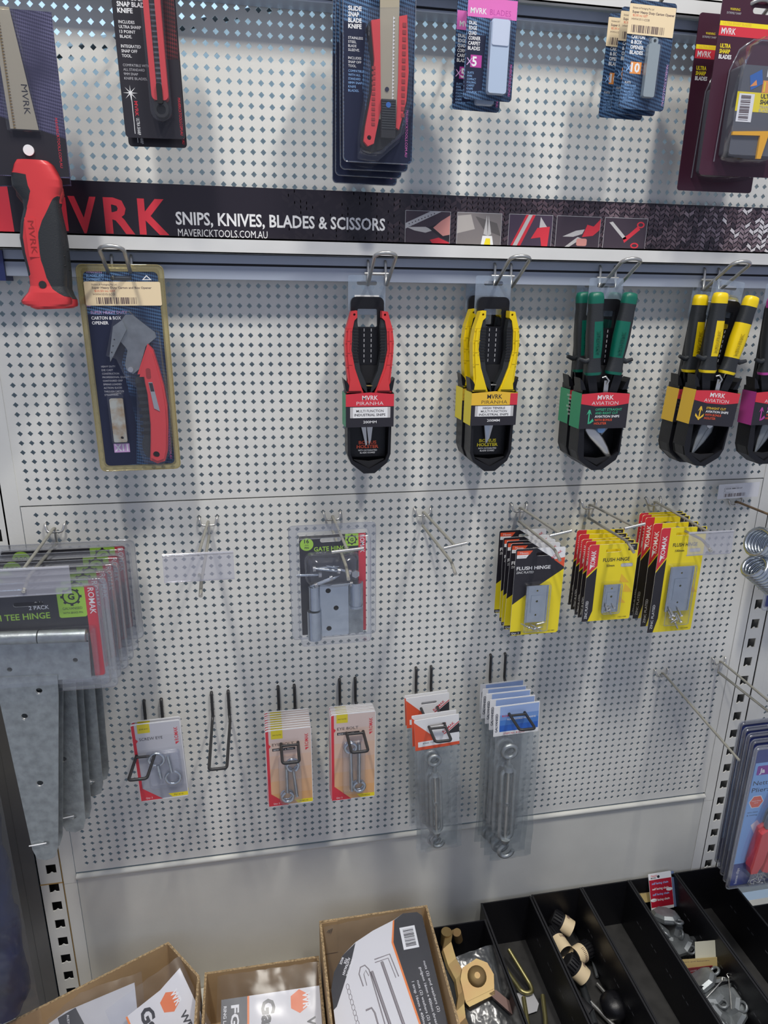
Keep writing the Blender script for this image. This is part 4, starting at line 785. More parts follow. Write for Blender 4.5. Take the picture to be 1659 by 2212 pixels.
# price label by the right hand hooks
b = MB(); b.prism(rr(-40, 38, -26, 0, 1), 0, .6, mat('label_paper', (.74, .74, .76), .5)); b.text('Hardware & Fasteners Pty Ltd', -28, -6, 1.8, -.1, gry, 26); b.text('S HOOK 8MM 50X127', -29, -9.5, 2.4, -.1, blk, 34, 0, .02); b.text('$4', -29, -13, 2, -.1, blk); b.text('HWHEK127', -30, -16, 2, -.1, gry, 20); bars(b, -28, -23, 40, 6, -.1)
o = b.build('price_label'); o.location = (1.123, -.016, 1.211); o.rotation_euler = (0, R(-1.5), 0); tag(o, 'white bar code price label over the panel seam at right', 'price label')

# ================================================================= TOP ROW
def saw():
    t = thing('jab_saw', '', 'saw'); b = MB(); Y = -.12
    b.prism([(-46, 180), (46, 180), (47, -20), (27, -20), (22, -10), (-20, -10), (-27, -20), (-60, -20), (-60, 180)][::-1], 0, 1, carbon_p, back=True)
    b.poly([(-58, 60), (46, 30), (46, -18), (28, -19), (22, -9), (-20, -9), (-27, -19), (-58, -19)], Y * .3, blk)
    vtext(b, 'MAVERICKTOOLS.COM.AU', 35, 55, 3.6, Y, redp, 62, False); b.text('WITH', -58, 96, 3, Y, gry); b.text('FOR', -58, 91, 3, Y, gry); b.text('BLADE', -58, 68, 3, Y, gry, 12); b.text('BOARD.', -58, 46, 3, Y, gry, 14); b.build('card', t)
    b = MB(); Z = [(-26, 180), (-4, 180), (14, 38), (-22, 38)]
    b.prism(Z[::-1], -6, -4.6, mat('blade_steel', (.62, .54, .38), .35, .85)); z = 38
    while z < 178:
        x = -16 - (z - 38) * .02 + 0 * z; b.prism([(x - 1.5, z), (x + 1.5, z + 1.4), (x - 1.5, z + 3)], -7.2, -6, brass); z += 3.6
    vtext(b, 'MVRK', -1.5, 92, 8, -6.2, blk, 36, False, .0); b.build('blade', t)
    b = MB(); b.cyl((-3, -1, 13), (-3, -3.5, 13), 7, wht, 20); b.build('rivet', t)
    b = MB()
    prof = [(0, 0, 21), (-5, 1, 26), (-14, 1.5, 30), (-24, 2, 33), (-33, 2, 33), (-42, 3, 28), (-50, 4, 24), (-62, 4.5, 24), (-80, 2, 28), (-100, 0, 30), (-120, 0, 29), (-140, 1, 27), (-155, 1, 25.5), (-165, 0, 25), (-174, -1, 28), (-181, -3, 33), (-186, -5, 35), (-190, -5, 34), (-193, -5, 27)]
    secs = [(x, 0, z, hw, 15 if z > -170 else 17) for z, x, hw in prof]
    # finer rings
    fs = []
    for i in range(len(secs) - 1):
        for k in range(10):
            q = k / 10; fs.append(tuple(secs[i][j] * (1 - q) + secs[i + 1][j] * q for j in range(5)))
    fs.append(secs[-1])
    def lerp(tab, z):
        for (z0, v0), (z1, v1) in zip(tab, tab[1:]):
            if z0 >= z >= z1: return v0 + (v1 - v0) * (z0 - z) / (z0 - z1)
        return tab[-1][1]
    HI = [(0, 1.2), (-43, 1.0), (-47, .8), (-63, .42), (-77, .13), (-93, -.06), (-130, -.10), (-154, .05), (-169, .35), (-179, .8), (-181, 1.2), (-200, 1.2)]
    LO = [(0, -1.2), (-15, -1.1), (-19, -.3), (-40, -.25), (-50, -.5), (-60, -.7), (-80, -.76), (-150, -.80), (-154, -1.2), (-200, -1.2)]
    def hm(cx, z, sy):
        x = math.copysign(abs(cx) ** .8, cx); return grip if x > lerp(HI, z) or x < lerp(LO, z) else red
    vs = []; seg = (6, 14, 8, 16); nn = sum(seg)
    def edge(x): return max(-.999, min(.999, x))
    for (x0, y0_, z, hw, hd) in fs:
        lo, hi = edge(lerp(LO, z)), edge(lerp(HI, z)); xs = [-.999 + (lo + .999) * i / seg[0] for i in range(seg[0])] + [lo + (hi - lo) * i / seg[1] for i in range(seg[1])] + [hi + (.999 - hi) * i / seg[2] for i in range(seg[2])]
        vs += [(x0 + x * hw, y0_ - hd * (1 - abs(x) ** 2.5) ** .4, z) for x in xs] + [(x0 + x * hw, y0_ + hd * (1 - abs(x) ** 2.5) ** .4, z) for x in (.999 - 1.998 * i / seg[3] for i in range(seg[3]))]
    ff = []; mm_ = []
    for i in range(len(fs) - 1):
        for j in range(nn):
            ff.append((i * nn + j, i * nn + (j + 1) % nn, (i + 1) * nn + (j + 1) % nn, (i + 1) * nn + j)); mm_.append(grip if (j < seg[0] or j >= seg[0] + seg[1]) and -181 < fs[i][2] < -15 and not (j >= seg[0] + seg[1] and fs[i][2] > -44) else red)
    b.add(vs, ff, mm_, True); b.add(vs[:nn], [tuple(range(nn))], red); b.add(vs[-nn:], [tuple(range(nn))], red); b.cyl((-4, -16.2, -163), (-4, -10, -163), 5.2, dark, 16)
    b.prism(rr(-17, -3, -126, -74, 1), -15.4, -14.6, red); vtext(b, 'MVRK', -13, -78, 8, -15.7, MT['dark_red'], 44, False, .0)
    for i in range(7): b.tube([(10, -13.6, -66 - i * 13), (20, -11, -62 - i * 13), (28, -3, -58 - i * 13)], .9, blackm, 5)
    b.build('handle', t)
    b = MB(); b.dome([(-30, 178), (0, 178), (18, 34), (-26, 34)], -.3, 8, clr, (0, 1, 2)); b.build('blister', t); return t
pk = saw(); pk.scale = (.8, .8, .8); qa = at(71, 348, -.115); qb = at(84, 356, -.070)
stack(pk, [(qa.x, -.115, qa.z, 0), (qb.x - .005, -.070, qb.z - .007, -2.5)], 'jab saw with red and black grip, %s of the two', 'jab saws')
def knife_auto():
    t = thing('snap_blade_knife_pack', '', 'knife pack'); b = MB(); Y = -.12; w = 66
    b.prism(rr(-w / 2, w / 2, -200, 0, 4), 0, 1, blk, [slot(0, -9, 26, 6)]); b.rect(12, w / 2 - .6, -120, -60, Y * .4, carbon_r)
    for i, s_ in enumerate(('AUTO LOCK', 'SNAP BLADE', 'KNIFE')): b.text(s_, -28, -66 - i * 6, 4.6, Y, wht, len(s_) * 3.2, 0, .03)
    for i, s_ in enumerate(('INCLUDES', 'ULTRA SHARP', '13 POINT', 'BLADE.', '', 'INTEGRATED', 'SNAP OFF', 'TOOL.')): b.text(s_, -28, -88 - i * 4.6, 3, Y, wht, len(s_) * 2.1, 0, .01)
    for i, s_ in enumerate(('COMPATIBLE WITH', 'ALL STANDARD', '9MM SNAP', 'KNIFE BLADES.')): b.text(s_, -28, -129 - i * 4.3, 2.6, Y, gry, len(s_) * 1.9)
    b.poly(star(-23, -155, 8, 8, 1.4), Y, wht); b.rect(-22.6, -22, -196, -155, Y, wht); vtext(b, 'MVRK', -20, -163, 3.8, Y, redp, 15, False, .03); vtext(b, 'ULTRA SHARP', -19.5, -180, 3.6, Y, wht, 38 * .45, False); vtext(b, 'MAVERICKTOOLS.COM.AU', 28, -158, 3, Y, redp, 38, False); b.build('card', t)
    b = MB(); b.T = Matrix.Translation((10, -8, 0)); b.prism(rr(-9, 9, -164, -30, 5), -6, 6, red, [rr(-3, 3, -165 + 2, -60, 2.9)]); b.prism(rr(-8, 8, -181, -163, 7.4), -5, 5, blackm, [rr(-5, 5, -178, -168, 4.5)]); b.prism(rr(-3, 3, -160, -60, 1), -2, 1, cast)
    for i in range(18): b.box(-2.6, 2.6, -3, -2, -60 - i * 5, -57.6 - i * 5, blackm)
    b.prism(rr(-3, 3, -168, -148, 2), -9, -3, blackm); b.build('knife', t)
    b = MB(); b.dome(rr(-2, 22, -187, -24, 11), -.3, 15, clr, (0, 1, 2)); b.build('blister', t); return t
pk = knife_auto(); stack(pk, [(.2135, -.100, 1.878, -1), (.2135, -.082, 1.872, -1)], 'red auto lock snap blade knife on a black card, %s of the two', 'auto lock knife packs')
def knife_slide():
    t = thing('slide_knife_pack', '', 'knife pack'); b = MB(); Y = -.12; w = 84
    b.prism(rr(-w / 2, w / 2, -204, 0, 5), 0, 1, carbon_b, [slot(0, -9, 26, 6)]); b.poly([(-41, -200), (-41, -60), (-15, -60), (-20, -120), (-12, -175), (10, -190), (40, -150), (40, -200), (34, -203), (-36, -203)], Y * .4, nav)
    for i, s_ in enumerate(('SLIDE', 'SNAP', 'BLADE', 'KNIFE')): b.text(s_, -36, -49 - i * 5.8, 4.4, Y, wht, len(s_) * 3.1, 0, .03)
    for i, s_ in enumerate(('STAINLESS', 'STEEL', 'BLADE', 'SLEEVE.', '', 'INCLUDES', 'SNAP OFF', 'TOOL.')): b.text(s_, -36, -77 - i * 4, 2.6, Y, wht, len(s_) * 1.9)
    for i, s_ in enumerate(('COMPATIBLE', 'WITH ALL', 'STANDARD', '18MM SNAP', 'KNIFE', 'BLADES.')): b.text(s_, -36, -110 - i * 4, 2.5, Y, lblu, len(s_) * 1.8)
    vtext(b, 'MAVERICKTOOLS.COM.AU', 33, -146, 3, Y, pink, 50, False); b.build('card', t)
    b = MB(); b.prism([(-14, -62), (30, -58), (33, -110), (32, -140), (25, -172), (4, -190), (-10, -194), (-22, -188), (-20, -170), (-12, -130), (-10, -100), (-16, -66)][::-1], -10, -1, blackm)
    b.prism([(-12, -62), (-2, -60), (0, -150), (-8, -186), (-15, -189), (-20, -184), (-18, -168), (-10, -130), (-8, -100)][::-1], -16, -8, red, [circ(-13.5, -180, 2.6, 10)]); b.prism([(20, -56), (29, -54), (32, -110), (30, -140), (22, -170), (18, -168), (20, -120)][::-1], -16, -8, red)
    for i in range(14): b.box(24, 28, -16.6, -16, -66 - i * 7, -62 - i * 7, MT['dark_red']); b.box(-11, -7, -16.6, -16, -110 - i * 5.2, -107 - i * 5.2, MT['dark_red']) if i < 12 else None
    b.build('handle', t)
    b = MB(); b.box(-2, 20, -15, -11, -160, -10, MT['blade_steel']); 
    for i in range(26): b.prism([(13, -60 - i * 3.6), (15.4, -58.2 - i * 3.6), (13, -56.4 - i * 3.6)], -15.6, -15, white)
    b.cyl((7, -16, -129), (7, -15, -129), 2.4, nav, 12); b.build('blade_sleeve', t)
    b = MB(); b.box(0, 17, -20, -12, -180, -140, blackm)
    for i in range(12): b.box(.5, 16.5, -20.6, -20, -142 - i * 2.6, -140.6 - i * 2.6, grip)
    b.cyl((8, -21, -146), (8, -19, -146), 3, blup, 12); b.build('slider', t)
    b = MB(); b.dome([(-16, -50), (36, -46), (37, -140), (28, -178), (0, -200), (-26, -198), (-26, -176), (-18, -120)], -.3, 24, clr, (0, 1.5, 3)); b.tube([(x, -.6, z) for x, z in rr(-w / 2, w / 2, -204, 0, 5)], .7, clrd, 5, True); b.build('blister', t); return t
pk = knife_slide(); stack(pk, [(.4745, -.112, 1.8655, 0), (.4735, -.092, 1.860, 0), (.4715, -.072, 1.8555, .5), (.4705, -.048, 1.850, .5)], 'slide knife with red grip on blue card, %s of the four', 'slide knife packs')
def blades5():
    t = thing('carpet_blade_pack', '', 'blade pack'); b = MB(); Y = -.12; w = 62
    b.prism(rr(-w / 2, w / 2, -128, 0, 4), 0, 1, carbon_b, [slot(0, -8, 26, 6)]); b.rect(-w / 2 + .5, w / 2 - .5, -42, -22, Y, pink); b.text('MVRK', -27, -38.5, 6, Y - .05, wht, 20, 0, .03); b.text('BLADES', -3, -38.5, 6, Y - .05, mag, 26, 0, -.01)
    b.poly([(-30, -60), (-6, -60), (-8, -118), (-30, -122)], Y * .4, nav)
    for i, s_ in enumerate(('DUAL', 'EDGE', 'QUAD', 'CORNER', 'CARPET', 'BLADES')): b.text(s_, -28, -50 - i * 5.2, 3.8, Y, wht, len(s_) * 2.5, 0, .02)
    b.rect(-24, -10, -94, -81, Y, mag); b.text('5', -22, -92.5, 10, Y - .05, wht, 6, 0, .03); b.text('X', -29, -92, 8, Y - .05, lpink)
    for i, s_ in enumerate(('SUITS', 'MVRK', 'COMPACT', 'FOLDING', 'CARPET', 'KNIFE', '1050-PCK')): b.text(s_, -27, -101 - i * 3.4, 2.4, Y, lblu, len(s_) * 1.6)
    vtext(b, 'MAVERICKTOOLS.COM.AU', 26, -88, 3, Y, pink, 34, False); b.build('card', t)
    b = MB(); b.prism(rr(-3, 20, -122, -45, 3), -10, -1, mat('frosted_case', (.52, .62, .74), .35)); b.prism(rr(-2, 19, -72, -46, 2), -11, -10, mat('frosted_top', (.66, .72, .82), .3)); b.build('blade_case', t)
    b = MB(); b.dome(rr(-5, 22, -124, -42, 4), -.3, 12, clr, (0, 1, 2)); b.build('blister', t); return t
pk = blades5(); stack(pk, [(.613, -.100, 1.8665, .6), (.6075, -.075, 1.8600, 1)], 'blue and pink card of five carpet blades, %s of the two', 'carpet blade packs')
def blades10():
    t = thing('opener_blade_pack', '', 'blade pack'); b = MB(); Y = -.12; w = 62
    b.prism(rr(-w / 2, w / 2, -118, 0, 4), 0, 1, carbon_b, [slot(0, -9, 26, 6)])
    for i, s_ in enumerate(('CARTON', '& BOX', 'OPENER', 'BLADES')): b.text(s_, -25, -41 - i * 5.6, 4, Y, wht, len(s_) * 3, 0, .03)
    b.rect(-22, -7, -79, -66, Y, org); b.text('10', -21, -77, 10, Y - .05, wht, 12, 0, .03); b.text('X', -28, -77, 8, Y - .05, lblu)
    for i, s_ in enumerate(('SUITS', 'MVRK SUPER', 'HEAVY DUTY', 'ALL METAL', 'CARTON &', 'BOX OPENER', '1010-SCO')): b.text(s_, -27, -90 - i * 3.4, 2.4, Y, lblu if i else wht, len(s_) * 1.6)
    vtext(b, 'MAVERICKTOOLS.COM.AU', 27, -66, 3, Y, lpink, 46, False); b.build('card', t)
    b = MB(); b.prism(rr(-w / 2 - 1, w / 2 - 1, -37, -5, 1), -1, -.6, crm); Y = -1.1; b.text('Stickers & Packaging Pty Ltd', -28, -10, 2, Y, barcode, 28); b.text('Super Heavy Duty Carton Opener', -28, -14.5, 2.6, Y, barcode, 57, 0, .02); b.text('$2.50 inc GST', -27, -18, 2.4, Y, orgr, 20); b.text('HWH1011-COB', -28, -22, 2.4, Y, barcode, 24); bars(b, -27, -35, 44, 8, Y); b.build('price_label', t)
    b = MB(); b.prism(rr(-4, 11, -105, -47, 2), -8, -1, mat('blade_pack_grey', (.40, .46, .46), .3, .3), [circ(3.5, -51, 0.1, 6)]); b.prism(rr(-1, 8, -48, -40, 3), -7, -1, MT['blade_pack_grey'], [circ(3.5, -43.5, 2, 10)]); b.build('blade_case', t)
    b = MB(); b.dome(rr(-6, 13, -108, -40, 3), -.3, 9, clr, (0, 1, 2)); b.build('blister', t); return t
pk = blades10(); stack(pk, [(.819, -.100, 1.8575, .8), (.817, -.082, 1.8555, .5), (.811, -.062, 1.8545, .8)], 'blue opener blade card with cream price label, %s of the three', 'price stickered blade packs')
def blades100():
    t = thing('trapezoid_blade_pack', '', 'blade pack'); b = MB(); Y = -.12; w = 116
    b.prism(rr(-w / 2, w / 2, -212, 0, 4), 0, 1, maroon, [slot(0, -22, 28, 7)]); b.rect(-w / 2 + .5, w / 2 - .5, -41, -36, Y, yelp); b.rect(-w / 2 + .5, w / 2 - .5, -52, -41, Y, redp); b.text('MVRK', -54, -50, 7, Y - .05, wht, 20, 0, .03)
    b.text('ULTRA SHARP BLADES', -53, -39.6, 3, Y - .05, yeld, 40, 0, .03); b.text('WARNING', -46, -24, 2.8, Y, yelp, 14); b.text('EXTREMELY SHARP', -50, -28, 2.4, Y, gry, 20)
    for i, s_ in enumerate(('ULTRA', 'SHARP', 'BLADES')): b.text(s_, -53, -65 - i * 6, 4.6, Y, yelp if i < 2 else wht, len(s_) * 3, 0, .03)
    b.build('card', t)
    b = MB(); b.prism(rr(-34, 40, -190, -88, 4), -22, -1, mat('case_grey', (.10, .105, .12), .3)); b.rect(-34, 40, -140, -118, -22.2, yelp); b.rect(-31, -9, -152, -120, -22.4, wht)
    T0 = b.T; b.T = Matrix.Translation((-11, -22.6, -150)) @ Matrix.Rotation(R(90), 4, 'Y').inverted(); bars(b, 0, 3, 28, 14, 0, barcode, 18); b.T = T0
    b.text('MVRK', 4, -100, 9, -22.3, wht, 27, 0, .03); b.rect(0, 40, -118, -104, -22.25, org); b.text('100', 2, -117, 12, -22.4, yelp, 26, 0, 0); b.text('ULTRA', 0, -124, 5, -22.4, blk, 20, 0, .03); b.text('SHARP', 0, -130.5, 5, -22.4, blk, 20, 0, .03); b.text('TRAPEZOID', 0, -135.5, 3.4, -22.4, gry, 26); b.text('BLADES', 0, -139.5, 3.4, -22.4, gry, 16)
    b.poly([(-20, -100), (-4, -92), (0, -108), (-16, -116)], -22.3, blup); b.poly([(-18, -112), (-10, -104), (-8, -110)], -22.4, org); b.build('blade_case', t)
    b = MB(); b.prism([(-34, -164), (40, -160), (40, -165), (18, -166), (12, -194), (6, -194), (6, -167), (-34, -168)], -25, -22, mat('amber_plastic', (.85, .42, .01), .35)); b.build('cutter', t)
    b = MB(); b.dome([(-40, -196), (-36, -90), (-26, -66), (-8, -54), (24, -54), (40, -66), (48, -90), (46, -196), (14, -200), (-10, -200)], -.3, 27, clr, (0, 2, 4))
    b.tube([(-40, -2, -196), (-36, -2, -90), (-26, -2, -66), (-8, -2, -54), (24, -2, -54), (40, -2, -66)], .9, clrd, 5); b.build('blister', t); return t
pk = blades100(); stack(pk, [(.969, -.100, 1.880, 0), (.966, -.058, 1.866, 0)], 'maroon card of hundred trapezoid blades with yellow cutter, %s of the two', 'trapezoid blade packs')
# ---- netting pliers packs at the lower right, springs, packs cut by the frame
def pack_net():
    t = thing('netting_pliers_pack', '', 'tool pack'); b = MB(); Y = -.12; w, h = 128, 290
    b.prism(rr(-w / 2, w / 2, -h, -4, 4), 0, .8, mat('navy_card', (.03, .05, .22), .35), [slot(0, -14, 26, 6)])
    b.poly([(-w / 2 + 5, -34), (w / 2, -34), (w / 2, -240), (-w / 2 + 2, -240)], Y, mat('sky_print', (.22, .42, .74), .35)); b.prism(rr(-w / 2 + 10, -w / 2 + 70, -58, -40, 2), Y - .05, Y - .06, mat('purple_print', (.22, .03, .30), .4), back=False)
    b.text('Ja', -w / 2 + 15, -54, 9, Y - .1, wht, None, 0, .04); b.text('Netting', -w / 2 + 8, -78, 9, Y - .1, nav, 44); b.text('Pliers', -w / 2 + 8, -92, 9, Y - .1, nav, 34)
    b.poly(circ(-w / 2 + 21, -112, 14, 6), Y - .05, wht); b.poly(circ(-w / 2 + 21, -112, 12.6, 6), Y - .1, mat('coral_print', (.75, .14, .08), .4)); b.text('Heavy Duty', -w / 2 + 21, -111, 2.6, Y - .15, wht, 18, 0, 0, 'C'); b.text('tool', -w / 2 + 21, -115, 2.6, Y - .15, wht, 7, 0, 0, 'C')
    b.text('wire mesh', -w / 2 + 8, -134, 3, Y - .1, nav, 20); b.text('& netting', -w / 2 + 8, -140, 3, Y - .1, nav, 20); b.poly([(-44, -160), (-34, -180), (-26, -160), (-34, -150)], Y - .1, wht); vtext(b, 'bonus clips', -w / 2 + 16, -284, 5.5, Y - .1, wht, 34, True)
    b.rect(-30, 50, -230, -160, Y - .05, mat('olive_print', (.32, .27, .12), .5)); b.build('card', t)
    b = MB(); pts = [(-33, -168), (-20, -160), (-13, -168), (-14, -200), (-18, -230), (-26, -250), (-38, -250), (-42, -236), (-39, -205)]
    b.prism(pts, -16, -4, red); b.prism([(-8, -200), (4, -172), (16, -168), (14, -200), (4, -235), (-6, -252), (-16, -248)], -16, -4, red); b.build('handles', t)
    b = MB(); b.prism([(-24, -160), (-16, -160), (0, -118), (16, -100), (10, -80), (-2, -90), (-22, -140)], -13, -5, cast); b.prism([(-10, -160), (14, -166), (14, -120), (2, -120)], -12, -5, chrome); b.build('jaws', t)
    b = MB(); rn = random.Random(8)
    for i in range(26):
        cx, cz = -26 + rn.random() * 56, -280 + rn.random() * 26; a = rn.random() * 6.28; b.tube([(cx + 7 * cos(a + q), -4 - rn.random() * 5, cz + 7 * sin(a + q)) for q in (0, .6, 1.2, 1.8, 2.4, 3.0, 3.6)], .8, chrome, 5)
    tag(b.build('netting_clips', t), None, None, None, 'stuff')
    b = MB(); b.dome([(-44, -255), (-40, -160), (-24, -90), (0, -70), (24, -90), (30, -160), (30, -255)], -.3, 20, clr, (0, 2, 4)); b.dome(rr(-36, 36, -286, -254, 4), -.3, 10, clr); b.prism(rr(-w / 2 - 4, w / 2 + 4, -h - 3, 0, 8), -.8, -.4, clrd, [rr(-w / 2 + 3, w / 2 - 3, -h + 3, -8, 4)])
    b.dome(rr(-w / 2 - 1, w / 2 + 1, -h, -3, 6), -.4, 3, clrd, (0, .5, 2), cap=clr); b.tube([(x, -.6, z) for x, z in rr(-w / 2 - 4, w / 2 + 4, -h - 3, 0, 8)], 1.1, clrd, 6, True); b.build('blister', t); return t
pk = pack_net()
stack(pk, [(1.154, -.200, .8225, 0), (1.154, -.190, .828, -.3), (1.1535, -.180, .833, -.5), (1.153, -.170, .838, -.9), (1.152, -.160, .843, -1.0)], 'blue blister pack of red netting pliers, %s of the five', 'netting pliers packs')
def spring(u, v, y, r, turns, axis, lab):
    b = MB(); ax = Vector(axis).normalized(); e1 = ax.cross(Vector((0, 0, 1))).normalized(); e2 = ax.cross(e1); n = turns * 16; L = turns * 7.2
    b.tube([ax * (L * i / n) + (e1 * cos(2 * pi * i / 16) + e2 * sin(2 * pi * i / 16)) * r for i in range(n + 1)], 3.3, zinc, 8)
    o = b.build('coil_spring'); o.location = at(u, v, y); tag(o, lab, 'spring', 'zinc coil springs')
spring(1634, 1170, -.165, 21, 8, (1, .15, -.32), 'large zinc coil spring on the rusty hook, the upper one at the right edge')
spring(1627, 1221, -.175, 18, 9, (1, .1, -.75), 'large zinc coil spring at the right edge, the lower one, tipping down')
peg_hook('wire hook of the next bay, right of the coil springs', 1.281, 1.1320, 120, 0, False)
t = thing('navy_pack', 'corner of a navy card pack in clear plastic at the right edge', 'card pack', (1.281, -.050, 1.1320)); b = MB(); b.prism(rr(-96, 96, -142, 0, 4), 0, .8, mat('navy_card2', (.02, .03, .13), .35), [slot(0, -8)]); b.build('card', t)
b = MB(); b.prism(rr(-100, 100, -147, 4, 7), -.8, -.4, clrd, [rr(-94, 94, -140, -3, 4)]); b.tube([(x, -.6, z) for x, z in rr(-100, 100, -147, 4, 7)], 1, clrd, 6, True); b.build('blister', t)

# ================================================================= ON THE BASE SHELF
SZ = 250.5
def polybox(name, lab, fp, z1, th=4):
    """open cardboard box over a footprint (mm)"""
    t = thing(name, lab, 'box', (0, 0, 0), (0, 0, 0), 'open cardboard boxes'); n = len(fp); cx = sum(p[0] for p in fp) / n; cy = sum(p[1] for p in fp) / n
    def inset(d):
        out = []
        for i in range(n):
            p, a, c = Vector(fp[i]), Vector(fp[i - 1]), Vector(fp[(i + 1) % n]); e0 = (p - a).normalized(); e1 = (c - p).normalized()
            n0 = Vector((-e0.y, e0.x)); n1 = Vector((-e1.y, e1.x))
            if n0.dot(Vector((cx, cy)) - p) < 0: n0, n1 = -n0, -n1
            m = (n0 + n1); out.append(p + m * (d / max(.3, 1 + n0.dot(n1))))
        return out
    I = inset(th); b = MB(); o3 = [(p[0], p[1]) for p in fp]; i3 = [(p.x, p.y) for p in I]
    for ring, m in ((o3, kraft), (i3, kraft)): b.add([(x, y, SZ) for x, y in ring] + [(x, y, z1) for x, y in ring], [(i, (i + 1) % n, (i + 1) % n + n, i + n) for i in range(n)], m)
    b.add([(x, y, SZ + 4) for x, y in i3], [tuple(range(n))], kraft); b.add([(x, y, SZ) for x, y in o3], [tuple(range(n))], kraft)
    b.build('carton', t); b = MB(); b.add([(x, y, z1 + .2) for x, y in o3] + [(x, y, z1 + .2) for x, y in i3], [(i, (i + 1) % n, (i + 1) % n + n, i + n) for i in range(n)], kedge)
    for i in range(n):          # corrugation flutes standing on the cut edge
        p, q = Vector(o3[i]).lerp(Vector(i3[i]), .5), Vector(o3[(i + 1) % n]).lerp(Vector(i3[(i + 1) % n]), .5); L = (q - p).length; d = (q - p).normalized(); nn = Vector((-d.y, d.x)); k = int(L / 3.2)
        b.tube([(*(p + d * (L * j / k) + nn * (1.2 if j % 2 else -1.2)), z1 + .4) for j in range(k + 1)], .45, kraft, 4)
    b.build('cut_edge', t); return t
boxC = polybox('cardboard_box', 'open cardboard box in the middle holding the bagged gate kit with drawings', [(392, -45), (594, -45), (590, -420), (390, -420)], 420)
b = MB(); b.box(396, 425, -50.2, -49.2, 345, 419, kraft); 
for q in range(3): b.cyl((406 + q * 3, -51, 398 - q * 2), (409 + q * 3, -51, 403 + q), .8, chrome, 6)
b.build('stapled_flap', boxC)
polybox('cardboard_box', 'lower open cardboard box between the turned box and the middle box', [(188, -73), (388, -75), (386, -420), (188, -420)], 373)
polybox('cardboard_box', 'open cardboard box at bottom left, standing turned to the shelf', [(-118, -132), (124, -24), (183, -100), (184, -420), (-118, -420)], 400)
def frame3(o, ex, dn):
    """matrix whose x runs along ex and whose -z runs down dn"""
    X = ex.normalized(); Z = -(dn - X * dn.dot(X)).normalized(); Yv = Z.cross(X)
    M = Matrix((X, Yv, Z)).transposed().to_4x4(); M.translation = o; return M
def hexlogo(b, x, z, r, Y, rot=0):
    b.poly([(x + r * cos(R(a + rot)), z + r * sin(R(a + rot))) for a in range(0, 360, 60)], Y, mat('wr_orange', (.78, .17, .04), .4)); b.text('WR', x + (r * .36 if rot else 0), z + r * .7, r * .75, Y - .1, wht, r * 1.4, -90, .03)
def crinkle(b, w, h, y0, amp, m, nx=16, nz=16, seed=1, z0=0):
    rn = random.Random(seed); vs = [(-w / 2 + w * i / nx, y0 - amp * (sin(pi * i / nx) ** .5) * (.8 + .28 * rn.random()), z0 - h * j / nz + rn.uniform(-1, 1)) for j in range(nz + 1) for i in range(nx + 1)]
    b.add(vs, [(j * (nx + 1) + i, j * (nx + 1) + i + 1, (j + 1) * (nx + 1) + i + 1, (j + 1) * (nx + 1) + i) for j in range(nz) for i in range(nx)], m, True)
def bulge(mb, m0, w, amp, M):      # bow a printed sheet out over what it wraps
    pass
# C: kit with drawings
TL, TR, BL = Vector((.399, -.062, .418)), Vector((.579, -.060, .424)), Vector((.402, -.330, .350))
t = thing('gate_kit_bag', 'bagged gate kit with black corner, line drawings and bar code in the middle box', 'hardware bag', (0, 0, 0)); t.matrix_world = frame3(TL, TR - TL, BL - TL); WC = (TR - TL).length * 1000
b = MB(); dk = mat('kit_charcoal', (.022, .022, .028), .35); og = MT['orange_print']; oo = mat('kit_orange', (.85, .22, .04), .4)
top = [(0, -100), (8, -74), (26, -50), (52, -32), (86, -18), (128, -6), (146, 2), (172, 0), (180, -8)]
b.prism([(180, -290), (0, -290)] + top, 0, 1.2, mat('kit_paper', (.70, .69, .70), .45))
b.poly([(0, -100), (8, -74), (26, -50), (52, -33), (40, -62), (20, -100), (6, -126), (0, -130)], -.1, dk)
for i, s_ in enumerate(('MADE', 'FOR', 'AUSTRALIAN', 'CONDITIONS')): b.text(s_, 25 + i * 5.6, -52 - i * 3.2 + (4 if i > 1 else 0), 4.2, -.2, wht, len(s_) * 2.9, 240, .02)
b.poly([(128, -6.5), (146, 2), (172, 0), (180, -8), (180, -290), (150, -290), (116, -44)], -.1, dk); b.poly([(125, -7.5), (128, -6.5), (118.5, -44), (153, -290), (150, -290), (115, -44)], -.2, oo)
b.rect(134, 162, -60, -22, -.2, wht)
T0 = b.T; b.T = Matrix.Translation((137, -.3, -26)) @ Matrix.Rotation(R(90), 4, 'Y'); bars(b, 0, 2, 30, 19, 0, blk, 20); b.T = T0
for i, s_ in enumerate(('1 strap 16mm x 400mm thread length', 'nuts (2) washers (2) and backing plate.', 'gudgeon 16mm x 400mm thread length', 'nuts (2) and washers (2)')): b.text(s_, 136 + i * 9, -(112, 112, 92, 84)[i], 4.6, -.3, wht, (110, 118, 108, 80)[i], -86)
ln = mat('drawing_grey', (.30, .27, .28), .5)
def sk(pts, r=1.0): b.tube([(x, -.3, z) for x, z in pts], r, ln, 4)
sk([(54, -104), (50, -84), (54, -74), (62, -72), (68, -80), (84, -200), (88, -280)]); sk([(60, -104), (58, -86), (62, -80), (66, -90)], .7); sk([(72, -84), (104, -260)], 2.6)
sk([(80, -66), (108, -62), (116, -100)], .9); sk([(80, -71), (104, -68), (111, -101)], .7); sk([(92, -72), (114, -200)], 2.6); sk([(52, -140), (62, -138), (66, -146), (70, -178)], 1.4)
for i in range(14): b.tube([(x, -.3, z) for x, z in circ(28 + i * 1.1, -100 - i * 8, 2.6, 8, 4.6)], .45, ln, 4, True)
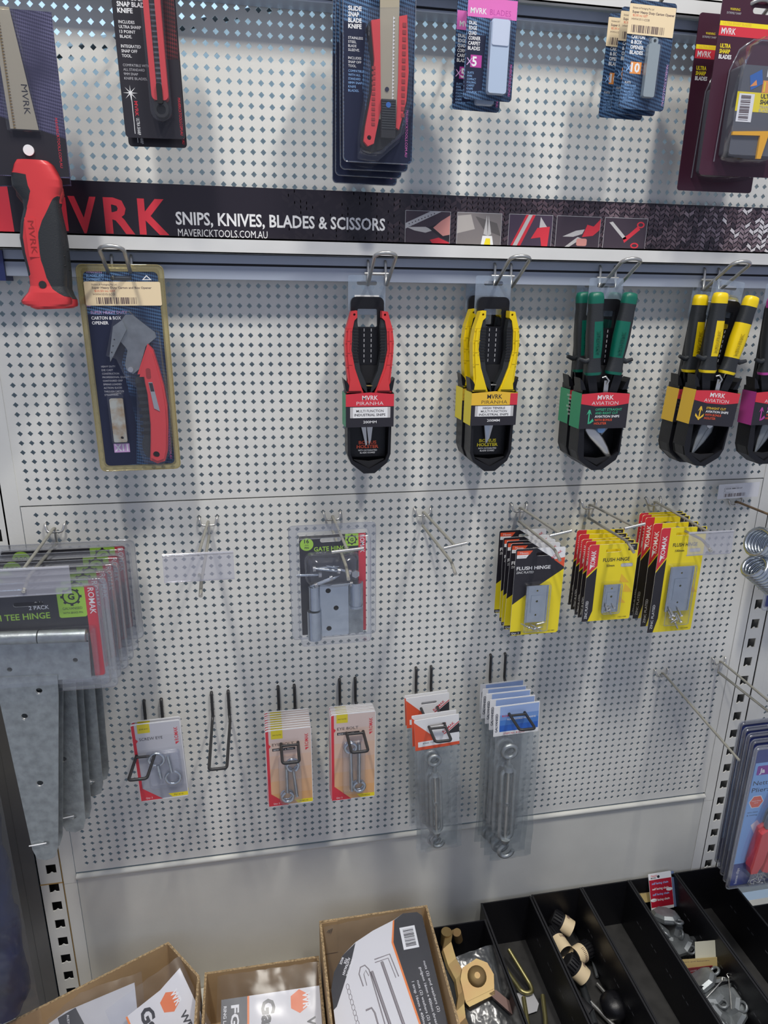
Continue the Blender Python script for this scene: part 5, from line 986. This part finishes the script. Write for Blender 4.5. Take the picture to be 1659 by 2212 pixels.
b.build('printed_card', t); b = MB(); b.T = Matrix.Translation((WC / 2, 0, 3)); crinkle(b, WC, 290, -1.5, 4, clear('kit_film', haze=.02, gloss=.035, rough=.22, wrinkle=.3, wscale=14), 12, 20, 3); b.build('bag', t)
# B
TL, TR, BL = atz(478, 2160, .356), atz(695, 2128, .362), atz(486, 2290, .315)
t = thing('gate_kit_bag', 'crinkled clear bag with black and white card in the lower box', 'hardware bag'); t.matrix_world = frame3(TL, TR - TL, BL - TL); WB = (TR - TL).length * 1000
b = MB(); b.prism([(0, 0), (WB, 0), (WB, -160), (0, -160)], 0, 1.2, MT['kit_paper']); b.rect(0, WB * .255, -160, 0, -.1, dk); b.rect(WB * .255, WB * .275, -160, 0, -.2, oo)
vtext(b, 'FG', WB * .10, -10, 13, -.2, wht, 30, False, .03); vtext(b, 'RING LATCH', WB * .025, -10, 5, -.2, wht, 44, False, .02); vtext(b, 'Gate', WB * .40, -8, 22, -.2, blk, 62, False, .04); hexlogo(b, WB * .77, -18, 17, -.2, 30); vtext(b, 'WR', WB * .84, -42, 14, -.2, blk, 34, False, .03)
b.build('printed_card', t); b = MB(); b.T = Matrix.Translation((WB / 2, 0, 34)); crinkle(b, WB + 14, 190, -2, 10, MT['kit_film'], 18, 18, 5); b.build('bag', t)
# A
TL, TR, BL = atz(268, 2190, .372), atz(392, 2098, .402), atz(300, 2290, .33)
t = thing('gate_kit_bag', 'white bagged gate kit with orange hexagon badge in the turned box', 'hardware bag'); t.matrix_world = frame3(TL, TR - TL, BL - TL); WA = (TR - TL).length * 1000
b = MB(); b.prism([(0, -6), (WA * .6, -4), (WA, 6), (WA, -170), (0, -170)], 0, 1.2, MT['kit_paper']); b.rect(0, 3, -170, -6, -.1, oo); hexlogo(b, WA * .66, -28, 16, -.2, 30); vtext(b, 'Gate', WA * .20, -12, 20, -.2, blk, 62, False, .04); vtext(b, 'WR', WA * .72, -52, 11, -.2, blk, 30, False, .03)
b.build('printed_card', t); b = MB(); b.T = Matrix.Translation((WA / 2 - 8, 0, 22)); crinkle(b, WA + 30, 180, -2, 9, MT['kit_film'], 14, 16, 7); b.build('bag', t)
TL, TR, BL = atz(95, 2182, .372), atz(300, 2110, .385), atz(120, 2290, .33)
t = thing('gate_kit_bag', 'grey wrapped bag lying left of the orange hexagon bag in the turned box', 'hardware bag'); t.matrix_world = frame3(TL, TR - TL, BL - TL); WA = (TR - TL).length * 1000
b = MB(); b.prism([(6, -14), (WA - 8, -6), (WA - 8, -150), (6, -150)], 0, 1.2, mat('kit_grey', (.46, .46, .48), .5)); b.poly([(20, -18), (48, -12), (60, -40), (30, -60)], -.2, dk); vtext(b, 'AUSTRALIAN', 34, -18, 3.6, -.3, wht, 30, False); b.build('printed_card', t)
b = MB(); b.T = Matrix.Translation((WA / 2, 0, 6)); crinkle(b, WA + 10, 160, -2, 12, MT['kit_film'], 16, 14, 9); b.build('bag', t)
# wrapped navy goods hanging in the next bay at the left edge
pA, pB = at(44, 1800, -.13), at(60, 2165, -.13)
t = thing('navy_tarp', 'navy folded tarpaulin in a clear plastic bag at the lower left edge', 'tarpaulin', (pA.x - .150, -.13, .98))
b = MB(); nz, nx = 40, 18; rn = random.Random(11); vs = []; zb = (pB.z - .98) * 1000
for j in range(nz + 1):
    for i in range(nx):
        a = 2 * pi * i / nx; w = 126 * (1 if j < nz - 1 else .9) * (.985 + .012 * sin(j * .7)); d = 26 + 5 * sin(j * .9 + i)
        vs.append((w * math.copysign(abs(cos(a)) ** .35, cos(a)) + rn.uniform(-2, 2), d * math.copysign(abs(sin(a)) ** .5, sin(a)) + rn.uniform(-3.5, 3.5), zb * j / nz))
b.add(vs, [(j * nx + i, j * nx + (i + 1) % nx, (j + 1) * nx + (i + 1) % nx, (j + 1) * nx + i) for j in range(nz) for i in range(nx)], navy, True); b.add(vs[-nx:], [tuple(range(nx))], navy); b.add(vs[:nx], [tuple(range(nx))], navy); b.build('folded_cloth', t)
b = MB(); b.T = Matrix.Translation((18, -38, 6)); crinkle(b, 262, -zb + 40, 0, 7, clear('tarp_film', haze=.02, gloss=.035, rough=.15, wrinkle=.8, wscale=25), 12, 40, 12); b.build('bag', t)
o = MB(); o.T = Matrix.Translation((-40, -150, 0)); 
b = MB(); b.bend([(-175, 110, 10), (-175, -10, 10)], 3, chrome, 8); b.build('hanging_rod', t)

# ---- black bins
def bin_(lab, x0, x1, yb, yf, z1, div=None):
    t = thing('parts_bin', lab, 'bin', (x0 / 1000, yb / 1000, SZ / 1000), (0, 0, 0), 'black plastic parts bins'); w = x1 - x0; d = yf - yb; h = z1 - SZ; q = 2.2; b = MB()
    b.box(0, w, d, 0, 0, 2.5, mat('dusty_black', (.035, .034, .033), .7, noise=.5, nscale=30)); b.box(0, w, -q, 0, 2.5, h, black); b.box(0, w, d, d + q, 2.5, h * .6, black); b.box(0, q, d + q, -q, 2.5, h, black); b.box(w - q, w, d + q, -q, 2.5, h, black)
    for xa in (0, w - q): b.box(xa - .6, xa + q + .6, d, 0, h - 2, h + .6, blackm)
    vent = mat('vent_grey', (.10, .10, .11), .4)
    for k in range(6):
        y = -50 - k * 52
        if y > d + 30:
            for xx, s_ in ((q + .1, 1), (w - q - .1, -1)):
                for dy in (0, -12): b.add([(xx, y + dy, h * .55), (xx, y + dy - 7, h * .55), (xx, y + dy - 8, h * .55 - 2.6), (xx, y + dy - 1, h * .55 - 2.6)], [(0, 1, 2, 3)], vent)
    b.build('bin_body', t)
    if div: b = MB(); b.box(q, w - q, div - yb, div - yb + 2.4, 2.5, h * .52, black); b.build('divider', t)
    return t
bin_('black parts bin beside the middle box, holding the brass coloured clamp', 602, 711, -46, -430, 364)
bin_('black parts bin with the yellow zinc U bolts', 714, 817, -10, -420, 365)
bin_('black parts bin full of black plugs with cream labels', 820, 925, -9, -420, 366)
bin_('empty black parts bin between the plugs and the grey castings', 928, 1031, -8, -420, 365)
bin_('black parts bin with the red cards and grey castings', 1034, 1137, -7, -420, 364, -205)
bin_('empty black parts bin right of the grey castings', 1140, 1243, -6, -420, 364)
bin_('black parts bin at the bottom right corner of the photo', 1262, 1365, -80, -420, 330)
# brass clamp
t = thing('pole_clamp', 'brass coloured curved clamp with round bolt head in the left bin', 'clamp')
path = [atz(u, v, z) * 1000 for u, v, z in ((962, 2022, .365), (957, 2050, .362), (968, 2085, .352), (984, 2115, .345), (990, 2150, .338), (985, 2185, .332), (988, 2215, .325), (1002, 2250, .31))]
b = MB(); wv = Vector((17, 8, 4)); fr = b.frames(path); vs = []
for i, (p, a_, b_) in enumerate(fr):
    w_ = wv * (1 if i > 1 else 1.05); th = Vector((2.2, 1.6, 2.4)); vs += [p, p + w_, p + w_ - th * 1.6, p - th * 1.6]
b.add(vs, [(i * 4 + j, i * 4 + (j + 1) % 4, (i + 1) * 4 + (j + 1) % 4, (i + 1) * 4 + j) for i in range(len(path) - 1) for j in range(4)] + [(0, 1, 2, 3)], brass, False)
b.tube([path[0] + wv * .2 + Vector((0, 4, -26)), path[0] + wv * .2 + Vector((0, 3, 4))], 10, brass, 20); b.tube([path[0] + wv * 1.3 + Vector((8, 0, -32)), path[0] + wv * 1.2 + Vector((4, -3, -8))], 8, brass, 20); b.build('strap', t)
c = atz(1030, 2110, .350); M = frame3(c, atz(1070, 2095, .355) - c, atz(1020, 2160, .335) - c)
b = MB(); b.T = Matrix.Translation(M.translation * 1000) @ M.to_3x3().to_4x4(); b.prism([(-34, -30), (22, -26), (30, -6), (26, 14), (10, 26), (-20, 20), (-30, 4)], -3, 3, brass); b.prism([(-34, -30), (22, -26), (20, -34), (-30, -38)], -2, 30, brass)
b.tube([(0, -3, 0), (0, -6, 0), (0, -9, 0), (0, -11, 0)], [17, 16.5, 12, 5], brass, 24); b.prism([(10, -30), (24, -28), (50, -64), (38, -72)], -2, 8, mat('clamp_dark', (.10, .05, .04), .5, .3)); b.build('plate', t)  # bent flange in a darker brown than the brass plate
b = MB(); b.T = Matrix.Translation(M.translation * 1000) @ M.to_3x3().to_4x4() @ Matrix.Translation((6, 26, 44)); crinkle(b, 110, 190, 4, 12, film, 10, 14, 14); b.build('bag', t)
# U bolts
def ub(pts, lab, r=4.2):
    b = MB(); b.bend([atz(u, v, z) * 1000 for u, v, z in pts], r, brass, 10, 16); b.mats = [mat('olive_zinc', (.30, .27, .12), .38, .8)]; tag(b.build('u_bolt'), lab, 'U bolt', 'yellow zinc U bolts')
ub(((1099, 2051, .290), (1146, 2128, .270), (1150, 2142, .268), (1138, 2146, .268), (1125, 2140, .268), (1085, 2083, .300)), 'yellow zinc U bolt lying across its bin, bent end towards the front')
ub(((1131, 2155, .262), (1140, 2212, .262), (1150, 2260, .262), (1170, 2262, .262), (1180, 2215, .262), (1172, 2150, .266)), 'yellow zinc U bolt whose bent end is below the photo')
b = MB(); q = [atz(u, v, .2600) * 1000 for u, v in ((1108, 2146), (1150, 2142), (1164, 2168), (1160, 2184), (1124, 2196))]; b.add([tuple(p) for p in q], [tuple(range(5))], gry); b.add([tuple(p - Vector((0, 0, .6))) for p in q], [tuple(range(5))], gry); tag(b.build('paper_scrap'), 'torn scrap of grey paper under the U bolt', 'paper')
# plugs
def plug(u, v, z, ax, lab, L=44, r=17, lablen=.55):
    t = thing('plug_cap', lab, 'plug', atz(u, v, z), (0, 0, 0), 'black plugs with cream labels'); t.rotation_euler = Vector(ax).to_track_quat('Z', 'Y').to_euler(); b = MB()
    b.tube([(0, 0, -L / 2), (0, 0, -L / 2 + 3), (0, 0, L / 2 - 3), (0, 0, L / 2)], [r - 3, r, r * .92, r * .8], blackm, 24)
    for i in range(18): a = 2 * pi * i / 18; b.box(r * cos(a) - .9, r * cos(a) + .9, r * sin(a) - .9, r * sin(a) + .9, -L / 2 + 2, 0 - L * .1, black)
    b.tube([(0, 0, L / 2), (0, 0, L / 2 + .4)], [r * .4, r * .4], dark, 16); b.build('cap', t)
    b = MB(); b.tube([(0, 0, L * .0), (0, 0, L * .0 + L * lablen - L * .05)], [r + .5, r * .96 + .3], crm, 24, caps=False)
    for i in range(10): a = 2 * pi * i / 40; b.box((r + .6) * cos(a) - .3, (r + .6) * cos(a) + .3, (r + .6) * sin(a) - .3, (r + .6) * sin(a) + .3, 3, 9, barcode)
    b.build('paper_label', t)
plug(1213, 1993, .300, (.8, -.55, -.35), 'black ribbed plug with cream label, the rearmost in the bin')
plug(1203, 2032, .300, (.15, -.9, .1), 'black plug with wide cream label by the left bin wall', 50, 16, .7)
plug(1257, 2058, .285, (-.9, -.35, .1), 'black plug with cream label lying near the right wall of the bin')
plug(1243, 2092, .300, (.7, -.5, -.6), 'black plug with open end up and yellowish label, front of the group')
b = MB(); c = atz(1327, 2172, .282) * 1000; b.loft([(0, 0, -24 + 0, 6, 6), (0, 0, -20, 17, 17), (0, 0, -8, 25, 25), (0, 0, 4, 26, 26), (0, 0, 12, 22, 22), (0, 0, 18, 14, 14), (0, 0, 20, 4, 4)], black, 24, 2); o = b.build('knob'); o.location = c / 1000; tag(o, 'round glossy black knob near the front of the plug bin', 'knob')
for i, (p, q, r, m, lab) in enumerate((((1276, 2165, .27), (1345, 2235, .27), 4, chrome, 'bright steel rod beside the black knob'), ((1262, 2010, .262), (1290, 2110, .262), 3, cast, 'thin grey strip along the right wall of the plug bin'), ((1232, 2150, .275), (1275, 2190, .27), 12, blackm, 'short black tube in front of the plugs'), ((1255, 2118, .268), (1285, 2215, .268), 7, grip, 'dark grey tube lying beside the short black tube'), ((1290, 2125, .262), (1312, 2150, .262), 3.5, chrome, 'short bright rod behind the black knob'))):
    b = MB(); b.cyl(atz(*p) * 1000, atz(*q) * 1000, r, m, 16); tag(b.build('rod' if r < 6 else 'tube'), lab, 'rod' if r < 6 else 'tube')
# castings
def casting():
    t = thing('cast_fitting', '', 'fitting'); b = MB(); pr_ = [(-14, -24), (10, -26), (22, -12), (24, 10), (12, 26), (-8, 27), (-22, 14), (-24, -8)]
    def ring(s_, y): return [(x * s_, y, z * s_) for x, z in pr_]
    b.add(ring(.8, -8) + ring(1, -3) + ring(1, 3) + ring(.8, 8), [(k * 8 + i, k * 8 + (i + 1) % 8, (k + 1) * 8 + (i + 1) % 8, (k + 1) * 8 + i) for k in range(3) for i in range(8)] + [tuple(range(8)), tuple(range(24, 32))], cast)
    b.prism([(p[0] * .6, p[1] * .6) for p in pr_], -10, -8, cast); b.build('casting', t)
    b = MB(); b.tube([(8 * cos(a), 0, 30 + 8 * sin(a)) for a in [2 * pi * i / 12 for i in range(12)]], 2.6, cast, 7, True); b.build('eye', t); return t
cs = casting(); spots = [(1437, 1978, .325, (70, 10, 20), 'grey casting leaning on the red card, topmost of the rear pile'), (1420, 2000, .300, (60, 40, -20), 'grey casting by the left wall just below the topmost one'), (1454, 2002, .300, (40, -60, 40), 'grey casting standing on edge at the right of the rear pile'), (1438, 2020, .285, (75, 20, 10), 'darker grey casting under the leaning one in the rear pile'),
    (1466, 2038, .295, (65, -25, 30), 'pale angular grey casting in front of the rear pile'), (1444, 2052, .275, (80, 10, 60), 'grey casting low by the left wall behind the divider'), (1487, 2048, .275, (20, -70, 10), 'narrow grey casting between the ring and the label cards'), (1516, 2118, .300, (55, 20, 80), 'grey casting right in front of the red card, front pile'),
    (1530, 2145, .290, (75, -10, 20), 'flat grey casting at left of the front pile'), (1553, 2130, .285, (30, 50, 10), 'grey casting behind the split pins at right'), (1568, 2160, .290, (60, -40, 50), 'shiny grey casting between the two split pins'), (1552, 2182, .280, (70, 30, -30), 'grey casting in the middle of the front pile'), (1582, 2190, .280, (50, 10, 100), 'grey casting at right of the front pile by the bin wall'), (1556, 2208, .270, (80, -20, 10), 'grey casting at the lower edge of the photo')]
for i, (u, v, z, r_, lab) in enumerate(spots):
    rot = tuple(R(a) for a in r_)
    if i == 0: cs.location = atz(u, v, z); cs.rotation_euler = rot; cs['label'] = lab; cs['group'] = 'grey castings'
    else: dup(cs, atz(u, v, z), rot, lab)
for p, q, lab in (((1574, 2112, .315), (1580, 2180, .300), 'split pin standing against the right of the castings'), ((1560, 2118, .315), (1522, 2160, .300), 'split pin lying slanted over the castings')):
    b = MB(); a_, c_ = atz(*p) * 1000, atz(*q) * 1000; d = (a_ - c_).normalized(); sd = d.cross(Vector((0, -.6, .8))).normalized(); b.tube([c_, a_, a_ + d * 4 + sd * 3.4, a_ + d * 8, a_ + d * 4 - sd * 3.4, a_ - sd * .2], 1.1, chrome, 6); tag(b.build('split_pin'), lab, 'split pin', 'split pins')
# cards in the casting bin
def stand_card(name, lab, tl, tr, bl, art, m, th=.8):
    TL, TR, BL = (atz(*q) for q in (tl, tr, bl)); t = thing(name, lab, 'card'); t.matrix_world = frame3(TL, TR - TL, BL - TL); w = (TR - TL).length * 1000; h = abs((BL - TL).length) * 1000
    b = MB(); b.prism(rr(0, w, -h, 0, 1.5), 0, th, m); art(b, w, h); b.build('printed_card', t); return t
def red_art(b, w, h):
    b.rect(.5, w - .5, -h * .92, -h * .17, -.1, mat('crimson_print', (.42, .01, .03), .4)); b.text('TRADE', 5, -7, 3.6, -.1, redp, 14, 0, .02); b.text('MARK', 5, -11, 3.6, -.1, blk, 12, 0, .02); b.poly(circ(22, -7.5, 3, 12), -.1, blk)
    for i in range(4): b.text('self lacing chain', 6, -h * (.30 + i * .15), 4.4, -.2, wht if i % 2 else lblu, w * .72, 0, .02)
    b.poly(circ(w * .86, -h * .48, 7, 16, 3.4), -.2, wht); b.poly(circ(w * .14, -h * .72, 7, 16, 3.4), -.2, wht)
stand_card('product_card', 'red and white card standing upright at the back of the casting bin', (1400, 1889, .372), (1449, 1881, .374), (1384, 1968, .305), red_art, wht)
stand_card('backing_card', 'blue grey card right behind the upright red card', (1446, 1884, .368), (1455, 1881, .368), (1443, 1962, .305), lambda b, w, h: None, mat('blue_grey', (.14, .20, .36), .5))
stand_card('shelf_tag', 'yellowed paper tag at the back left of the casting bin', (1366, 1922, .335), (1402, 1916, .335), (1386, 1944, .315), lambda b, w, h: [b.text('carton labels', 3, -6 - i * 5, 2.4, -.1, barcode, w * .8) for i in range(2)], mat('old_paper', (.50, .38, .16), .6))
stand_card('blank_tag', 'blank cream card with round corners sticking up from the divider', (1501, 2035, .345), (1547, 2031, .345), (1499, 2072, .315), lambda b, w, h: None, mat('ivory_card', (.66, .64, .50), .5))
stand_card('shelf_tag', 'yellowed bent paper tag in front of the divider', (1461, 2074, .318), (1572, 2066, .318), (1470, 2095, .300), lambda b, w, h: b.text('stickers and fasteners', 4, -6, 2.6, -.1, barcode, w * .6), MT['old_paper'])
stand_card('product_card', 'dark red card in front of the bent yellowed tag', (1486, 2092, .310), (1540, 2086, .310), (1484, 2113, .285), lambda b, w, h: b.text('self lacing', 6, -9, 4, -.1, gry, w * .7), mat('dark_red_card', (.20, .01, .02), .5))
